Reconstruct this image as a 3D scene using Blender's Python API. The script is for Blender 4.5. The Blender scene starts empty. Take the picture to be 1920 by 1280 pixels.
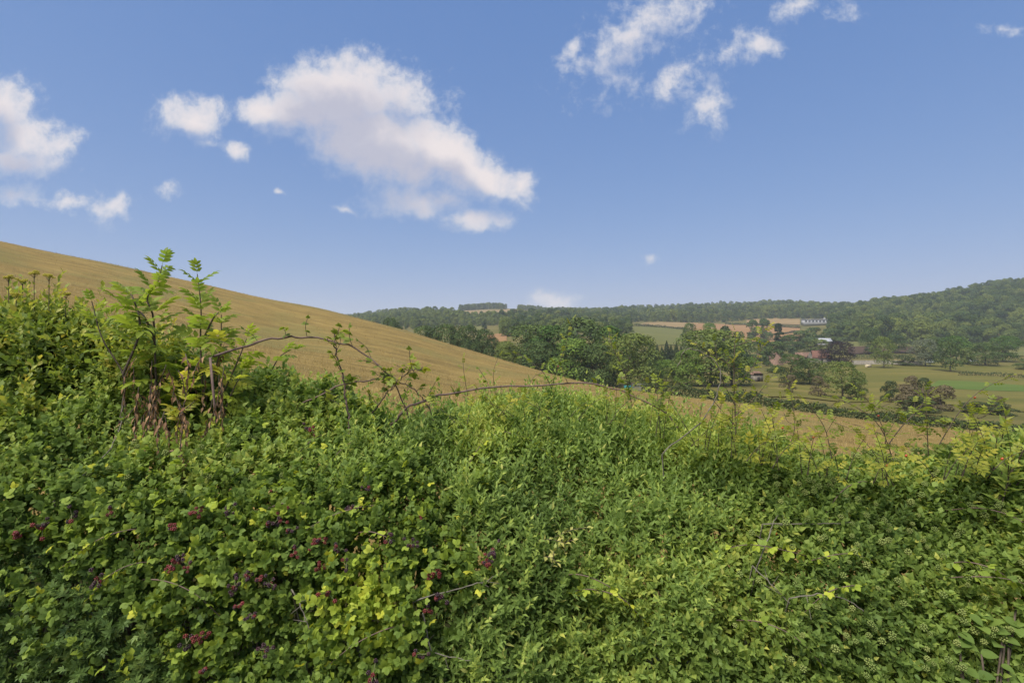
import bpy, math, random
import numpy as np
from mathutils import Matrix, Vector

rng = np.random.default_rng(7)
random.seed(7)
R = math.radians
S = bpy.context.scene
COL = S.collection

# ------------------------------------------------------------------ camera
EYE = 2.3                     # eye height over the ground by the hedge
F = 960.0                     # focal length in photo pixels (18 mm on 36 mm)
HZ = 620.0                    # photo row of the horizon
cam_d = bpy.data.cameras.new('camera')
cam_d.sensor_width = 36.0
cam_d.lens = 18.0
cam_d.shift_y = -(640.0 - HZ) / 1920.0
cam_d.clip_start = 0.05
cam_d.clip_end = 12000.0
cam = bpy.data.objects.new('camera', cam_d)
cam.location = (0, 0, EYE)
cam.rotation_euler = (R(90), 0, 0)
COL.objects.link(cam)
S.camera = cam

# ------------------------------------------------------------------ light
SUN_EL, SUN_AZ = 58.0, -138.0      # azimuth measured from +Y towards +X
S.render.engine = 'CYCLES'
S.view_settings.view_transform = 'Standard'
S.view_settings.look = 'None'
S.view_settings.gamma = 1.0
S.view_settings.exposure = 0.75
S.view_settings.use_curve_mapping = False
S.cycles.max_bounces = 6
S.cycles.transparent_max_bounces = 4
S.cycles.volume_bounces = 1
S.cycles.use_denoising = True

sun_d = bpy.data.lights.new('sun', 'SUN')
sun_d.energy = 4.0
sun_d.angle = R(38.0)
sun_d.color = (1.0, 0.95, 0.88)
sun = bpy.data.objects.new('sun', sun_d)
sdir = Vector((math.sin(R(SUN_AZ)) * math.cos(R(SUN_EL)), math.cos(R(SUN_AZ)) * math.cos(R(SUN_EL)), math.sin(R(SUN_EL))))
sun.rotation_euler = (-sdir).to_track_quat('-Z', 'Y').to_euler()
sun.location = (0, 0, 60)
COL.objects.link(sun)


class NT:
    """small node-tree helper"""
    def __init__(self, tree):
        self.t = tree
        tree.nodes.clear()

    def n(self, kind, _in=None, **props):
        nd = self.t.nodes.new(kind)
        for k, v in props.items():
            setattr(nd, k, v)
        if _in:
            for k, v in _in.items():
                self.put(nd.inputs[k], v)
        return nd

    def put(self, sock, v):
        if isinstance(v, bpy.types.NodeSocket):
            self.t.links.new(v, sock)
        elif isinstance(v, bpy.types.Node):
            self.t.links.new(v.outputs[0], sock)
        else:
            sock.default_value = v

    def m(self, op, a, b=0.0, c=None, clamp=False):
        nd = self.t.nodes.new('ShaderNodeMath')
        nd.operation = op
        nd.use_clamp = clamp
        self.put(nd.inputs[0], a)
        self.put(nd.inputs[1], b)
        if c is not None:
            self.put(nd.inputs[2], c)
        return nd.outputs[0]

    def v(self, op, a, b=(0, 0, 0), scale=None):
        nd = self.t.nodes.new('ShaderNodeVectorMath')
        nd.operation = op
        self.put(nd.inputs[0], a)
        if op == 'SCALE':
            self.put(nd.inputs['Scale'], scale)
        elif op not in ('LENGTH', 'NORMALIZE'):
            self.put(nd.inputs[1], b)
        return nd.outputs['Value'] if op in ('LENGTH', 'DOT_PRODUCT') else nd.outputs[0]

    def sm(self, x, lo, hi):
        nd = self.t.nodes.new('ShaderNodeMapRange')
        nd.interpolation_type = 'SMOOTHSTEP'
        self.put(nd.inputs['Value'], x)
        nd.inputs['From Min'].default_value = lo
        nd.inputs['From Max'].default_value = hi
        return nd.outputs['Result']

    def mix(self, fac, a, b, blend='MIX'):
        nd = self.t.nodes.new('ShaderNodeMix')
        nd.data_type = 'RGBA'
        nd.blend_type = blend
        self.put(nd.inputs[0], fac)
        self.put(nd.inputs[6], a)
        self.put(nd.inputs[7], b)
        return nd.outputs[2]

    def ramp(self, fac, stops, interp='LINEAR'):
        nd = self.t.nodes.new('ShaderNodeValToRGB')
        cr = nd.color_ramp
        cr.interpolation = interp
        while len(cr.elements) < len(stops):
            cr.elements.new(0.5)
        for e, (p, c) in zip(cr.elements, stops):
            e.position = p
            e.color = (*c, 1.0)
        self.put(nd.inputs[0], fac)
        return nd.outputs[0]

    def noise(self, vec, scale, detail=4.0, rough=0.55, out=0, dim='3D'):
        nd = self.t.nodes.new('ShaderNodeTexNoise')
        nd.noise_dimensions = dim
        self.put(nd.inputs['Vector'], vec)
        nd.inputs['Scale'].default_value = scale
        nd.inputs['Detail'].default_value = detail
        nd.inputs['Roughness'].default_value = rough
        return nd.outputs[out]


# ------------------------------------------------------------------ world: sky with drifting cumulus
W = bpy.data.worlds.new('World')
S.world = W
W.use_nodes = True
k = NT(W.node_tree)
sky = k.n('ShaderNodeTexSky', sky_type='NISHITA', sun_disc=False, sun_elevation=R(SUN_EL), sun_rotation=R(SUN_AZ),
          altitude=100.0, air_density=1.0, dust_density=0.5, ozone_density=2.0)
SKY_STRENGTH = 0.075
tc = k.n('ShaderNodeTexCoord')
D = tc.outputs['Generated']
sep = k.n('ShaderNodeSeparateXYZ', {0: D})
dy = k.m('MAXIMUM', sep.outputs[1], 0.02)
# direction as (tan azimuth, tan elevation): the sky's own coordinates, unit 1 = 45 degrees
P = k.n('ShaderNodeCombineXYZ', {0: k.m('DIVIDE', sep.outputs[0], dy), 1: k.m('DIVIDE', sep.outputs[2], dy), 2: 0.0}).outputs[0]


def sky_xy(u, v):
    return ((u - 960.0) / F, (HZ - v) / F)


# cumulus bodies: u, v, radius u, radius v, tilt in degrees (clockwise down to the right), weight
CLOUDS = [
    (635, 190, 150, 105, 0, 1.0), (565, 212, 105, 58, 0, .95), (700, 270, 190, 90, 18, 1.0), (830, 295, 175, 62, 25, .95),
    (915, 328, 85, 42, 25, .9), (790, 372, 135, 44, 0, .66), (890, 412, 85, 30, 0, .64), (755, 185, 120, 85, 32, .55),
    (497, 212, 50, 42, 0, .8), (975, 352, 28, 36, 0, .6),
    (355, 220, 90, 54, 0, .68), (443, 277, 30, 30, 0, .54), (390, 268, 48, 20, 0, .36),
    (12, 210, 78, 78, 0, .7), (45, 268, 95, 60, 0, .7), (30, 305, 105, 36, 0, .72), (110, 270, 64, 32, 0, .52),
    (30, 362, 95, 32, 0, .44), (125, 380, 66, 30, 0, .48), (205, 387, 62, 46, 0, .5), (320, 355, 36, 26, 0, .34),
    (1190, 65, 185, 78, -28, .43), (1265, 18, 120, 86, -30, .38), (1078, 85, 48, 20, -40, .5), (1150, 140, 120, 56, -30, .3),
    (1262, 160, 95, 46, -45, .42), (1330, 200, 54, 72, 10, .42), (1370, 95, 105, 40, -40, .34), (1425, 82, 46, 46, -45, .46),
    (1490, 8, 70, 34, -30, .42), (1590, 10, 56, 40, -50, .34), (1030, 568, 70, 38, 0, .52), (1222, 494, 34, 24, -40, .27), (525, 360, 18, 10, 0, .5),
    (643, 389, 30, 14, 0, .46), (1880, 52, 80, 18, 0, .3),
]


def cloud_field(cs, first, least=0.0):
    """cs: the coordinates turned by 0, 25 and -35 degrees; returns how deep a direction lies inside the cloud bodies"""
    acc, cur = None, cs
    for n_b, (u, v, ru, rv, tilt, wt) in enumerate([c for c in CLOUDS if c[2] >= least]):
        if n_b % 6 == 0:
            # the tiny term only keeps the nodes in sequence, so the shader stack stays small
            cur = [k.n('ShaderNodeVectorMath', {0: acc if acc is not None else first, 1: (1e-7, 1e-7, 0), 2: c}, operation='MULTIPLY_ADD').outputs[0] for c in cs]
        gi_ = 0 if abs(tilt) < 12 else (1 if tilt > 0 else 2)
        ang_t = (0.0, -25.0, 35.0)[gi_]
        x, y = sky_xy(u, v)
        ca, sa = math.cos(R(ang_t)), math.sin(R(ang_t))
        xr, yr = x * ca + y * sa, -x * sa + y * ca
        ru, rv = ru * .92, rv * .92
        loc = k.n('ShaderNodeVectorMath', {0: cur[gi_], 1: (F / ru, F / rv, 0), 2: (-xr * F / ru, -yr * F / rv, 0)}, operation='MULTIPLY_ADD').outputs[0]
        val = k.m('MULTIPLY_ADD', k.v('LENGTH', loc), -wt * 0.75, wt)
        acc = val if acc is None else k.n('ShaderNodeMath', {0: acc, 1: val, 2: 0.12}, operation='SMOOTH_MAX').outputs[0]
    return acc


def turned(c):
    out = [c]
    for an in (-25.0, 35.0):
        mp = k.n('ShaderNodeMapping', {0: c}, vector_type='POINT')
        mp.inputs['Rotation'].default_value = (0, 0, R(-an))
        out.append(mp.outputs[0])
    return out


def region(u0, u1, v0, v1):
    x0, y1 = sky_xy(u0, v0); x1, y0 = sky_xy(u1, v1)
    d = k.n('ShaderNodeVectorMath', {0: k.v('SUBTRACT', P, ((x0 + x1) / 2, (y0 + y1) / 2, 0))}, operation='ABSOLUTE').outputs[0]
    q = k.n('ShaderNodeSeparateXYZ', {0: d})
    return k.m('MULTIPLY', k.m('LESS_THAN', q.outputs[0], (x1 - x0) / 2), k.m('LESS_THAN', q.outputs[1], (y1 - y0) / 2))


w1 = k.v('SCALE', k.v('SUBTRACT', k.noise(P, 8.0, 3.0, 0.6, 1, '2D'), (.5, .5, .5)), scale=0.055)
cw0 = k.v('MULTIPLY', k.v('ADD', P, w1), (1, 1, 0))
f0 = cloud_field(turned(cw0), (0, 0, 0))
det = k.noise(k.v('ADD', P, k.v('SCALE', w1, scale=.5)), 24.0, 6.0, 0.66, 0, '2D')
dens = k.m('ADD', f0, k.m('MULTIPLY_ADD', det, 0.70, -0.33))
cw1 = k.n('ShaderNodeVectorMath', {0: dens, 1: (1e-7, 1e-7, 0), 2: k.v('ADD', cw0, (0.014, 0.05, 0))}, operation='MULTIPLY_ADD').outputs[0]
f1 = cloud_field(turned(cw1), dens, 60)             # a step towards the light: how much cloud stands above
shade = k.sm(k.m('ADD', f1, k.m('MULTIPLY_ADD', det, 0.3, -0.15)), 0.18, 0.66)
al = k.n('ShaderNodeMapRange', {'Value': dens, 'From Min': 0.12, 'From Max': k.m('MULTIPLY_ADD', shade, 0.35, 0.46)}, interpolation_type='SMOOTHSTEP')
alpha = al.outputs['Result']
cl_col = k.mix(shade, (0.535, 0.485, 0.475, 1), (0.315, 0.315, 0.375, 1))  # warm lit and grey shaded sides of the clouds, painted into the sky colour
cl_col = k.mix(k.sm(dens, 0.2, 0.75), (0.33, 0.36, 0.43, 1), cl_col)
# the same kind of clouds over the rest of the sky, behind and beside the view
up = k.m('MAXIMUM', sep.outputs[2], 0.04)
pl = k.n('ShaderNodeCombineXYZ', {0: k.m('DIVIDE', sep.outputs[0], up), 1: k.m('DIVIDE', sep.outputs[1], up), 2: 0.0}).outputs[0]
oth = k.sm(k.noise(pl, 1.3, 3.0, 0.6, 0, '2D'), 0.56, 0.74)
away = k.sm(k.m('DIVIDE', k.m('ABSOLUTE', sep.outputs[0]), k.m('MAXIMUM', sep.outputs[1], 0.01)), 1.2, 1.6)
high = k.sm(k.m('DIVIDE', sep.outputs[2], dy), 0.78, 1.0)
oth = k.m('MULTIPLY', k.m('MULTIPLY', oth, k.m('MAXIMUM', away, high)), k.sm(sep.outputs[2], 0.05, 0.2))
# tone of the sky: the flatter, bluer gradient of the photograph over the whole dome
sc3 = k.n('ShaderNodeSeparateXYZ', {0: k.v('SCALE', sky.outputs[0], scale=SKY_STRENGTH)})
skyc = k.n('ShaderNodeCombineXYZ', {0: k.m('MULTIPLY', k.m('POWER', sc3.outputs[0], .68), .43), 1: k.m('MULTIPLY', k.m('POWER', sc3.outputs[1], .48), .395),
                                    2: k.m('MULTIPLY', k.m('POWER', sc3.outputs[2], .30), .497)}).outputs[0]
cloudy = k.m('MAXIMUM', k.m('MAXIMUM', region(-220, 1040, 70, 460), region(1000, 2000, -160, 290)), k.m('MAXIMUM', region(930, 1130, 500, 630), region(1180, 1260, 460, 530)))
cloudy = k.m('MULTIPLY', cloudy, k.m('GREATER_THAN', sep.outputs[1], 0.1))
bg0 = k.n('ShaderNodeBackground', {'Color': k.mix(oth, skyc, (0.41, 0.39, 0.41, 1)), 'Strength': 1.0})
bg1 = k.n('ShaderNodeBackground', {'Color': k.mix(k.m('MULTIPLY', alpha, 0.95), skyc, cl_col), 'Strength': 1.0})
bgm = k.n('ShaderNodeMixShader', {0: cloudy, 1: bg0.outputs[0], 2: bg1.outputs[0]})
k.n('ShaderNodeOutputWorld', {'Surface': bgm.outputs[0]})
W.cycles.sampling_method = 'MANUAL'
W.cycles.sample_map_resolution = 512


# ------------------------------------------------------------------ helpers
def px(u, v, Y):
    """photo pixel and depth -> point"""
    return np.array([(u - 960.0) / F * Y, Y, EYE + (HZ - v) / F * Y])


def tag(o, label=None, cat=None, group=None, kind=None):
    if label: o['label'] = label
    if cat: o['category'] = cat
    if group: o['group'] = group
    if kind: o['kind'] = kind
    return o


def empty(name, loc, rz=0.0):
    o = bpy.data.objects.new(name, None)
    o.location = loc
    o.rotation_euler = (0, 0, rz)
    o.empty_display_size = 0.2
    COL.objects.link(o)
    return o


def mesh_np(name, V, Fc, mats, attrs=None, smooth=False, fmat=None):
    """V n x 3, Fc m x k (k equal for all faces) or list of such arrays"""
    if not isinstance(Fc, list):
        Fc = [Fc]
    Fc = [np.asarray(f, dtype=np.int32) for f in Fc if len(f)]
    me = bpy.data.meshes.new(name)
    V = np.asarray(V, dtype=np.float32)
    nl = sum(f.size for f in Fc)
    nf = sum(len(f) for f in Fc)
    me.vertices.add(len(V))
    me.vertices.foreach_set('co', V.ravel())
    me.loops.add(nl)
    me.loops.foreach_set('vertex_index', np.concatenate([f.ravel() for f in Fc]))
    me.polygons.add(nf)
    tot = np.concatenate([np.full(len(f), f.shape[1], dtype=np.int32) for f in Fc])
    st = np.concatenate([[0], np.cumsum(tot)[:-1]]).astype(np.int32)
    me.polygons.foreach_set('loop_start', st)
    if fmat is not None:
        me.polygons.foreach_set('material_index', np.asarray(fmat, dtype=np.int32))
    if smooth:
        me.polygons.foreach_set('use_smooth', np.ones(nf, dtype=bool))
    for m_ in (mats if isinstance(mats, (list, tuple)) else [mats]):
        me.materials.append(m_)
    if attrs:
        for an, (dom, arr) in attrs.items():
            a = me.attributes.new(an, 'FLOAT', dom)
            a.data.foreach_set('value', np.asarray(arr, dtype=np.float32))
    me.update(calc_edges=True)
    return me


def link(name, me, parent=None, world_xyz=True, root_xyz=None):
    """link a mesh; if its coordinates are world ones and it has a parent, shift it back by the parent's place"""
    o = bpy.data.objects.new(name, me)
    COL.objects.link(o)
    if parent is not None:
        o.parent = parent
        if world_xyz:
            o.location = -Vector(parent.location)
    return o


def bake(T, Rm, t):
    """replicate template verts T (n,3) with matrices Rm (N,3,3) and offsets t (N,3)"""
    return (np.einsum('nij,vj->nvi', Rm, T) + t[:, None, :]).reshape(-1, 3)


def rep_faces(Fc, nv, N):
    Fc = np.asarray(Fc)
    return (Fc[None] + (np.arange(N) * nv)[:, None, None]).reshape(-1, Fc.shape[1])


def hsh(ix, iy, iz, seed):
    h = (ix * 374761393 + iy * 668265263 + iz * 2147483647 + seed * 974711) & 0xFFFFFFFF
    h = ((h ^ (h >> 13)) * 1274126177) & 0xFFFFFFFF
    return ((h ^ (h >> 16)) & 0xFFFF) / 65535.0


def vnoise(p, seed=0):
    """value noise, p (...,3) -> about -1..1"""
    p = np.asarray(p, dtype=np.float64)
    i = np.floor(p).astype(np.int64)
    f = p - i
    f = f * f * (3 - 2 * f)
    out = 0.0
    for dx in (0, 1):
        for dy_ in (0, 1):
            for dz in (0, 1):
                w = (f[..., 0] if dx else 1 - f[..., 0]) * (f[..., 1] if dy_ else 1 - f[..., 1]) * (f[..., 2] if dz else 1 - f[..., 2])
                out = out + w * hsh(i[..., 0] + dx, i[..., 1] + dy_, i[..., 2] + dz, seed)
    return out * 2 - 1


def unit(a):
    return a / np.maximum(np.linalg.norm(a, axis=-1, keepdims=True), 1e-9)


def tube(pts, rad, sides=5):
    """tapered tube along a polyline -> V, quads"""
    pts = np.asarray(pts, dtype=float)
    rad = np.broadcast_to(np.asarray(rad, dtype=float), (len(pts),))
    tn = unit(np.gradient(pts, axis=0))
    ref = np.array([0.31, 0.17, 0.93]) if abs(tn[:, 2]).mean() < 0.8 else np.array([0.95, 0.2, 0.1])
    a = unit(np.cross(tn, ref))
    b = np.cross(tn, a)
    ang = np.linspace(0, 2 * np.pi, sides, endpoint=False)
    V = pts[:, None] + rad[:, None, None] * (np.cos(ang)[None, :, None] * a[:, None] + np.sin(ang)[None, :, None] * b[:, None])
    q = []
    n = len(pts)
    for i in range(n - 1):
        for j in range(sides):
            j2 = (j + 1) % sides
            q.append((i * sides + j, i * sides + j2, (i + 1) * sides + j2, (i + 1) * sides + j))
    return V.reshape(-1, 3), np.array(q)


def curve(pts, n=24):
    """Catmull-Rom through the given points"""
    p = np.asarray(pts, dtype=float)
    if len(p) == 2:
        return p[0] + np.linspace(0, 1, n)[:, None] * (p[1] - p[0])
    p = np.vstack([2 * p[0] - p[1], p, 2 * p[-1] - p[-2]])
    out = []
    seg = len(p) - 3
    for t in np.linspace(0, seg - 1e-6, n):
        i = int(t); f = t - i
        a, b, c, d = p[i], p[i + 1], p[i + 2], p[i + 3]
        out.append(0.5 * ((2 * b) + (-a + c) * f + (2 * a - 5 * b + 4 * c - d) * f * f + (-a + 3 * b - 3 * c + d) * f ** 3))
    return np.array(out)


class Bag:
    """collects V/F of several shapes into one mesh"""
    def __init__(self):
        self.V = []; self.Q = []; self.T = []; self.n = 0

    def add(self, V, Fc):
        V = np.asarray(V); Fc = np.asarray(Fc)
        if len(Fc):
            (self.Q if Fc.shape[1] == 4 else self.T).append(Fc + self.n)
        self.V.append(V); self.n += len(V)
        return self

    def box(self, x0, x1, y0, y1, z0, z1):
        V = [(x, y, z) for x in (x0, x1) for y in (y0, y1) for z in (z0, z1)]
        return self.add(V, [(0, 1, 3, 2), (4, 6, 7, 5), (0, 4, 5, 1), (2, 3, 7, 6), (0, 2, 6, 4), (1, 5, 7, 3)])

    def mesh(self, name, mat, smooth=False):
        fs = []
        if self.Q: fs.append(np.vstack(self.Q))
        if self.T: fs.append(np.vstack(self.T))
        return mesh_np(name, np.vstack(self.V), fs, mat, smooth=smooth)


# ------------------------------------------------------------------ materials
def leaf_mat(name, stops, trans=0.3, rough=0.5, spec=0.35, objrand=0.0, noise_scale=0.0, gain=1.0):
    stops = [(p, tuple(min(c * gain, .6) for c in col)) for p, col in stops]
    m_ = bpy.data.materials.new(name)
    m_.use_nodes = True
    q = NT(m_.node_tree)
    at = q.n('ShaderNodeAttribute', attribute_name='rnd')
    fac = at.outputs['Fac']
    if objrand:
        oi = q.n('ShaderNodeObjectInfo')
        fac = q.m('MULTIPLY_ADD', oi.outputs['Random'], objrand, q.m('MULTIPLY_ADD', fac, 1 - objrand, 0.0))
    if noise_scale:
        g = q.n('ShaderNodeNewGeometry')
        fac = q.m('ADD', fac, q.m('MULTIPLY_ADD', q.noise(g.outputs['Position'], noise_scale, 3.0), 0.5, -0.25), clamp=True)
    col = q.ramp(fac, stops)
    p = q.n('ShaderNodeBsdfPrincipled', {'Base Color': col, 'Roughness': rough, 'Specular IOR Level': spec})
    tr = q.n('ShaderNodeBsdfTranslucent', {'Color': q.mix(0.5, col, q.mix(1.0, col, (1.0, 1.0, .35, 1), 'MULTIPLY'))})
    mx = q.n('ShaderNodeMixShader', {0: trans, 1: p.outputs[0], 2: tr.outputs[0]})
    q.n('ShaderNodeOutputMaterial', {0: mx.outputs[0]})
    return m_


def plain_mat(name, col, rough=0.8, var=0.25, scale=4.0, bump=0.0, spec=0.3, col2=None):
    m_ = bpy.data.materials.new(name)
    m_.use_nodes = True
    q = NT(m_.node_tree)
    g = q.n('ShaderNodeNewGeometry')
    nz = q.noise(g.outputs['Position'], scale, 6.0, 0.6)
    c2 = col2 or tuple(c * (1 - var) for c in col)
    c = q.mix(q.sm(nz, 0.35, 0.65), (*col, 1), (*c2, 1))
    p = q.n('ShaderNodeBsdfPrincipled', {'Base Color': c, 'Roughness': rough, 'Specular IOR Level': spec})
    if bump:
        b = q.n('ShaderNodeBump', {'Height': nz, 'Strength': bump, 'Distance': 0.02})
        q.put(p.inputs['Normal'], b.outputs[0])
    q.n('ShaderNodeOutputMaterial', {0: p.outputs[0]})
    return m_
# ------------------------------------------------------------------ terrain
CP = [(0, -5, -2.3), (-8, -5, -1.9), (8, -5, -2.6), (0, 1, -2.3), (0, 5, -2.25), (4, 5, -2.5), (-4, 5, -1.7), (10, 6, -3.1), (-10, 5, -.6),
      (-30, 0, 3.5), (30, 0, -6), (0, -60, -5), (-60, -60, 8), (60, -60, -14), (-300, -100, 30), (300, -100, -18), (0, -400, -10), (700, 100, 40), (-700, 300, 40)]


def cpx(u, v, Y):
    CP.append(((u - 960) / F * Y, Y, (HZ - v) / F * Y))


for a in [(500, 681, 20), (250, 622, 20), (0, 564, 20), (0, 500, 55), (250, 560, 55), (500, 630, 55), (700, 676, 40), (900, 710, 50), (1000, 718, 50), (1100, 732, 50),
          (1250, 756, 45), (1500, 800, 35), (1700, 850, 20), (1700, 812, 40), (1900, 832, 35),
          (-500, 352, 110), (0, 460, 112), (220, 502, 114), (400, 541, 116), (600, 582, 118), (760, 625, 118), (900, 665, 112), (1000, 692, 98), (1080, 713, 86),
          (1200, 735, 75), (1350, 752, 68), (1500, 772, 64), (1700, 797, 60), (1900, 812, 60),
          (1500, 744, 110), (1580, 749, 130), (1800, 752, 125), (1900, 760, 120), (1200, 724, 140), (1350, 724, 150), (1080, 735, 150),
          (1650, 692, 230), (1450, 702, 200), (1900, 695, 230), (1530, 682, 300), (1750, 672, 300), (1900, 668, 300), (1350, 692, 250),
          (1800, 656, 420), (1650, 649, 400), (1920, 656, 420), (1920, 545, 760), (1800, 567, 760), (1700, 578, 800), (1640, 582, 900), (2300, 520, 700),
          (1545, 608, 700), (1420, 626, 600), (1450, 604, 760), (1230, 642, 380), (1230, 614, 600), (1230, 606, 720), (1280, 598, 900), (1300, 582, 1250), (1500, 577, 1250),
          (1100, 601, 900), (1100, 586, 1300), (940, 637, 350), (870, 617, 600), (780, 626, 500), (930, 590, 1000), (930, 579, 1250), (780, 592, 900), (700, 602, 900), (700, 597, 1500), (660, 598, 2200),
          (1700, 590, 1500), (-400, 600, 3200), (300, 600, 3200), (900, 602, 3200), (1500, 600, 3200), (2200, 600, 3200)]:
    cpx(*a)
for (u, z, Y) in [(-300, 20, 175), (0, 15, 175), (220, 8, 175), (400, 2, 175), (600, -5, 175), (760, -11, 175), (900, -15, 175), (1000, -16, 170), (300, -12, 320), (700, -14, 320), (-200, 0, 320), (300, 0, 700), (0, 20, 1200)]:
    CP.append(((u - 960) / F * Y, Y, z))
CP = np.array(CP, dtype=float)


def warp(xy):
    r = np.linalg.norm(xy, axis=-1, keepdims=True)
    return xy / np.maximum(r, 1e-6) * np.log1p(r / 6.0)


def tps_k(d):
    return np.where(d > 1e-9, d * d * np.log(np.maximum(d, 1e-9)), 0.0)


CW = warp(CP[:, :2])
n_ = len(CP)
Kt = tps_k(np.linalg.norm(CW[:, None] - CW[None], axis=-1)) + np.eye(n_) * 2e-3
Pt = np.hstack([np.ones((n_, 1)), CW])
A_ = np.block([[Kt, Pt], [Pt.T, np.zeros((3, 3))]])
# heights are interpolated as slopes against distance, so near and far weigh alike
rr_ = np.linalg.norm(CP[:, :2], axis=1) + 6.0
SOL = np.linalg.solve(A_, np.concatenate([CP[:, 2] / rr_, np.zeros(3)]))


def ground(x, y):
    xy = np.stack(np.broadcast_arrays(np.asarray(x, float), np.asarray(y, float)), axis=-1)
    shp = xy.shape[:-1]
    q = xy.reshape(-1, 2)
    w = warp(q)
    out = np.empty(len(q))
    for i in range(0, len(q), 20000):
        ww = w[i:i + 20000]
        out[i:i + 20000] = tps_k(np.linalg.norm(ww[:, None] - CW[None], axis=-1)) @ SOL[:n_] + SOL[n_] + ww @ SOL[n_ + 1:]
    out = out * (np.linalg.norm(q, axis=1) + 6.0) + EYE
    return out.reshape(shp)


def hit(u, v, y0=60.0, y1=3000.0):
    """first place, seen from the eye, where the ray through a photo pixel meets the ground beyond depth y0"""
    Y = np.geomspace(y0, y1, 500)
    x = (u - 960) / F * Y
    z = EYE + (HZ - v) / F * Y
    d = z - ground(x, Y)
    i = np.where(d < 0)[0]
    j = i[0] if len(i) else int(np.argmin(np.abs(d) / Y))
    return x[j], Y[j]


def gmat(name, stops, sx, sy, detail=5.0, fine=6.0, fine_amt=0.35, bump=0.4, patch=None, wobble=0.0):
    """dry grass / crop colours in streaks"""
    m_ = bpy.data.materials.new(name)
    m_.use_nodes = True
    q = NT(m_.node_tree)
    g = q.n('ShaderNodeNewGeometry')
    wob = q.v('SCALE', q.v('SUBTRACT', q.noise(g.outputs['Position'], .07, 3.0, 0.6, 1), (.5, .5, .5)), scale=wobble)
    st = q.noise(q.v('MULTIPLY', q.v('ADD', g.outputs['Position'], wob), (sx, sy, sy)), 1.0, detail, 0.66)
    fi = q.noise(q.v('MULTIPLY', g.outputs['Position'], (1, 1.6, 1)), fine, 4.0, 0.65)
    fac = q.m('ADD', st, q.m('MULTIPLY_ADD', fi, fine_amt, -fine_amt / 2), clamp=True)
    col = q.ramp(q.sm(fac, 0.14, 0.86), stops)
    if patch:
        big = q.noise(g.outputs['Position'], patch[0], 3.0)
        col = q.mix(q.m('MULTIPLY', q.sm(big, patch[1], patch[1] + 0.18), patch[3]), col, (*patch[2], 1))
    p = q.n('ShaderNodeBsdfPrincipled', {'Base Color': col, 'Roughness': 0.95, 'Specular IOR Level': 0.1})
    b = q.n('ShaderNodeBump', {'Height': fi, 'Strength': bump, 'Distance': 0.15})
    q.put(p.inputs['Normal'], b.outputs[0])
    q.n('ShaderNodeOutputMaterial', {0: p.outputs[0]})
    return m_


M_ground = gmat('rough pasture', [(0, (0.062, 0.066, 0.017)), (.5, (0.103, 0.093, 0.024)), (1, (0.165, 0.124, 0.041))], .02, .05, fine=.6)
M_field = gmat('cut dry grass', [(0, (0.113, 0.081, 0.028)), (.35, (0.186, 0.129, 0.040)), (.7, (0.247, 0.173, 0.053)), (1, (0.292, 0.221, 0.075))], .11, .42, 7.0, 5.0, .6, .8, wobble=10.0,
               patch=(.06, .47, (.15, .14, .045), .6))
M_meadow = gmat('meadow grass', [(0, (0.069, 0.075, 0.014)), (.5, (0.117, 0.106, 0.024)), (1, (0.186, 0.137, 0.043))], .012, .075, fine=.8)
M_lush = gmat('mown green strip', [(0, (0.064, 0.101, 0.017)), (1, (0.096, 0.127, 0.024))], .02, .1, fine=.8)
M_green = gmat('green pasture', [(0, (0.083, 0.093, 0.024)), (1, (0.131, 0.124, 0.036))], .012, .05, fine=.4)
M_tan = gmat('ripe crop', [(0, (0.178, 0.121, 0.052)), (1, (0.256, 0.179, 0.080))], .01, .05, fine=.3)
M_rust = gmat('bare reddish soil', [(0, (0.196, 0.104, 0.043)), (1, (0.250, 0.151, 0.065))], .01, .06, fine=.3)
M_soil = gmat('dug brown soil', [(0, (0.050, 0.031, 0.019)), (1, (0.077, 0.048, 0.028))], .05, .3, fine=.8)

# the ground: one polar sheet out past the horizon
ang = np.concatenate([np.linspace(-62, 62, 260), np.linspace(62, 298, 60)[1:-1]])
rad = np.concatenate([[0.3], np.geomspace(1.2, 5200, 190)])
aa, rd = np.meshgrid(np.radians(ang), rad, indexing='ij')
gx, gy = np.sin(aa) * rd, np.cos(aa) * rd
gz = ground(gx, gy) - 0.05 - rd * 2e-4
na, nr = gx.shape
ii, jj = np.meshgrid(np.arange(na), np.arange(nr - 1), indexing='ij')
i2 = (ii + 1) % na
quads = np.stack([ii * nr + jj, ii * nr + jj + 1, i2 * nr + jj + 1, i2 * nr + jj], -1).reshape(-1, 4)
me = mesh_np('ground', np.stack([gx, gy, gz], -1).reshape(-1, 3), quads, M_ground, smooth=True)
tag(link('ground', me), 'rough green and straw pasture running down into the valley', 'ground', kind='structure')


def sheet(name, U, YN, YF, mat, label, rows=24, lift=0.05, geo=True):
    """land between a near and a far line given at directions U"""
    U = np.asarray(U, float); t = np.linspace(0, 1, rows)
    YN = np.asarray(YN, float); YF = np.asarray(YF, float)
    yy = (YN[:, None] ** (1 - t) * YF[:, None] ** t) if geo else YN[:, None] * (1 - t) + YF[:, None] * t
    xx = (U[:, None] - 960) / F * yy
    zz = ground(xx, yy) + lift
    n, r = xx.shape
    a, b = np.meshgrid(np.arange(n - 1), np.arange(r - 1), indexing='ij')
    qd = np.stack([a * r + b, (a + 1) * r + b, (a + 1) * r + b + 1, a * r + b + 1], -1).reshape(-1, 4)
    o = link(name, mesh_np(name, np.stack([xx, yy, zz], -1).reshape(-1, 3), qd, mat, smooth=True))
    return tag(o, label, 'field', kind='structure')


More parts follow.
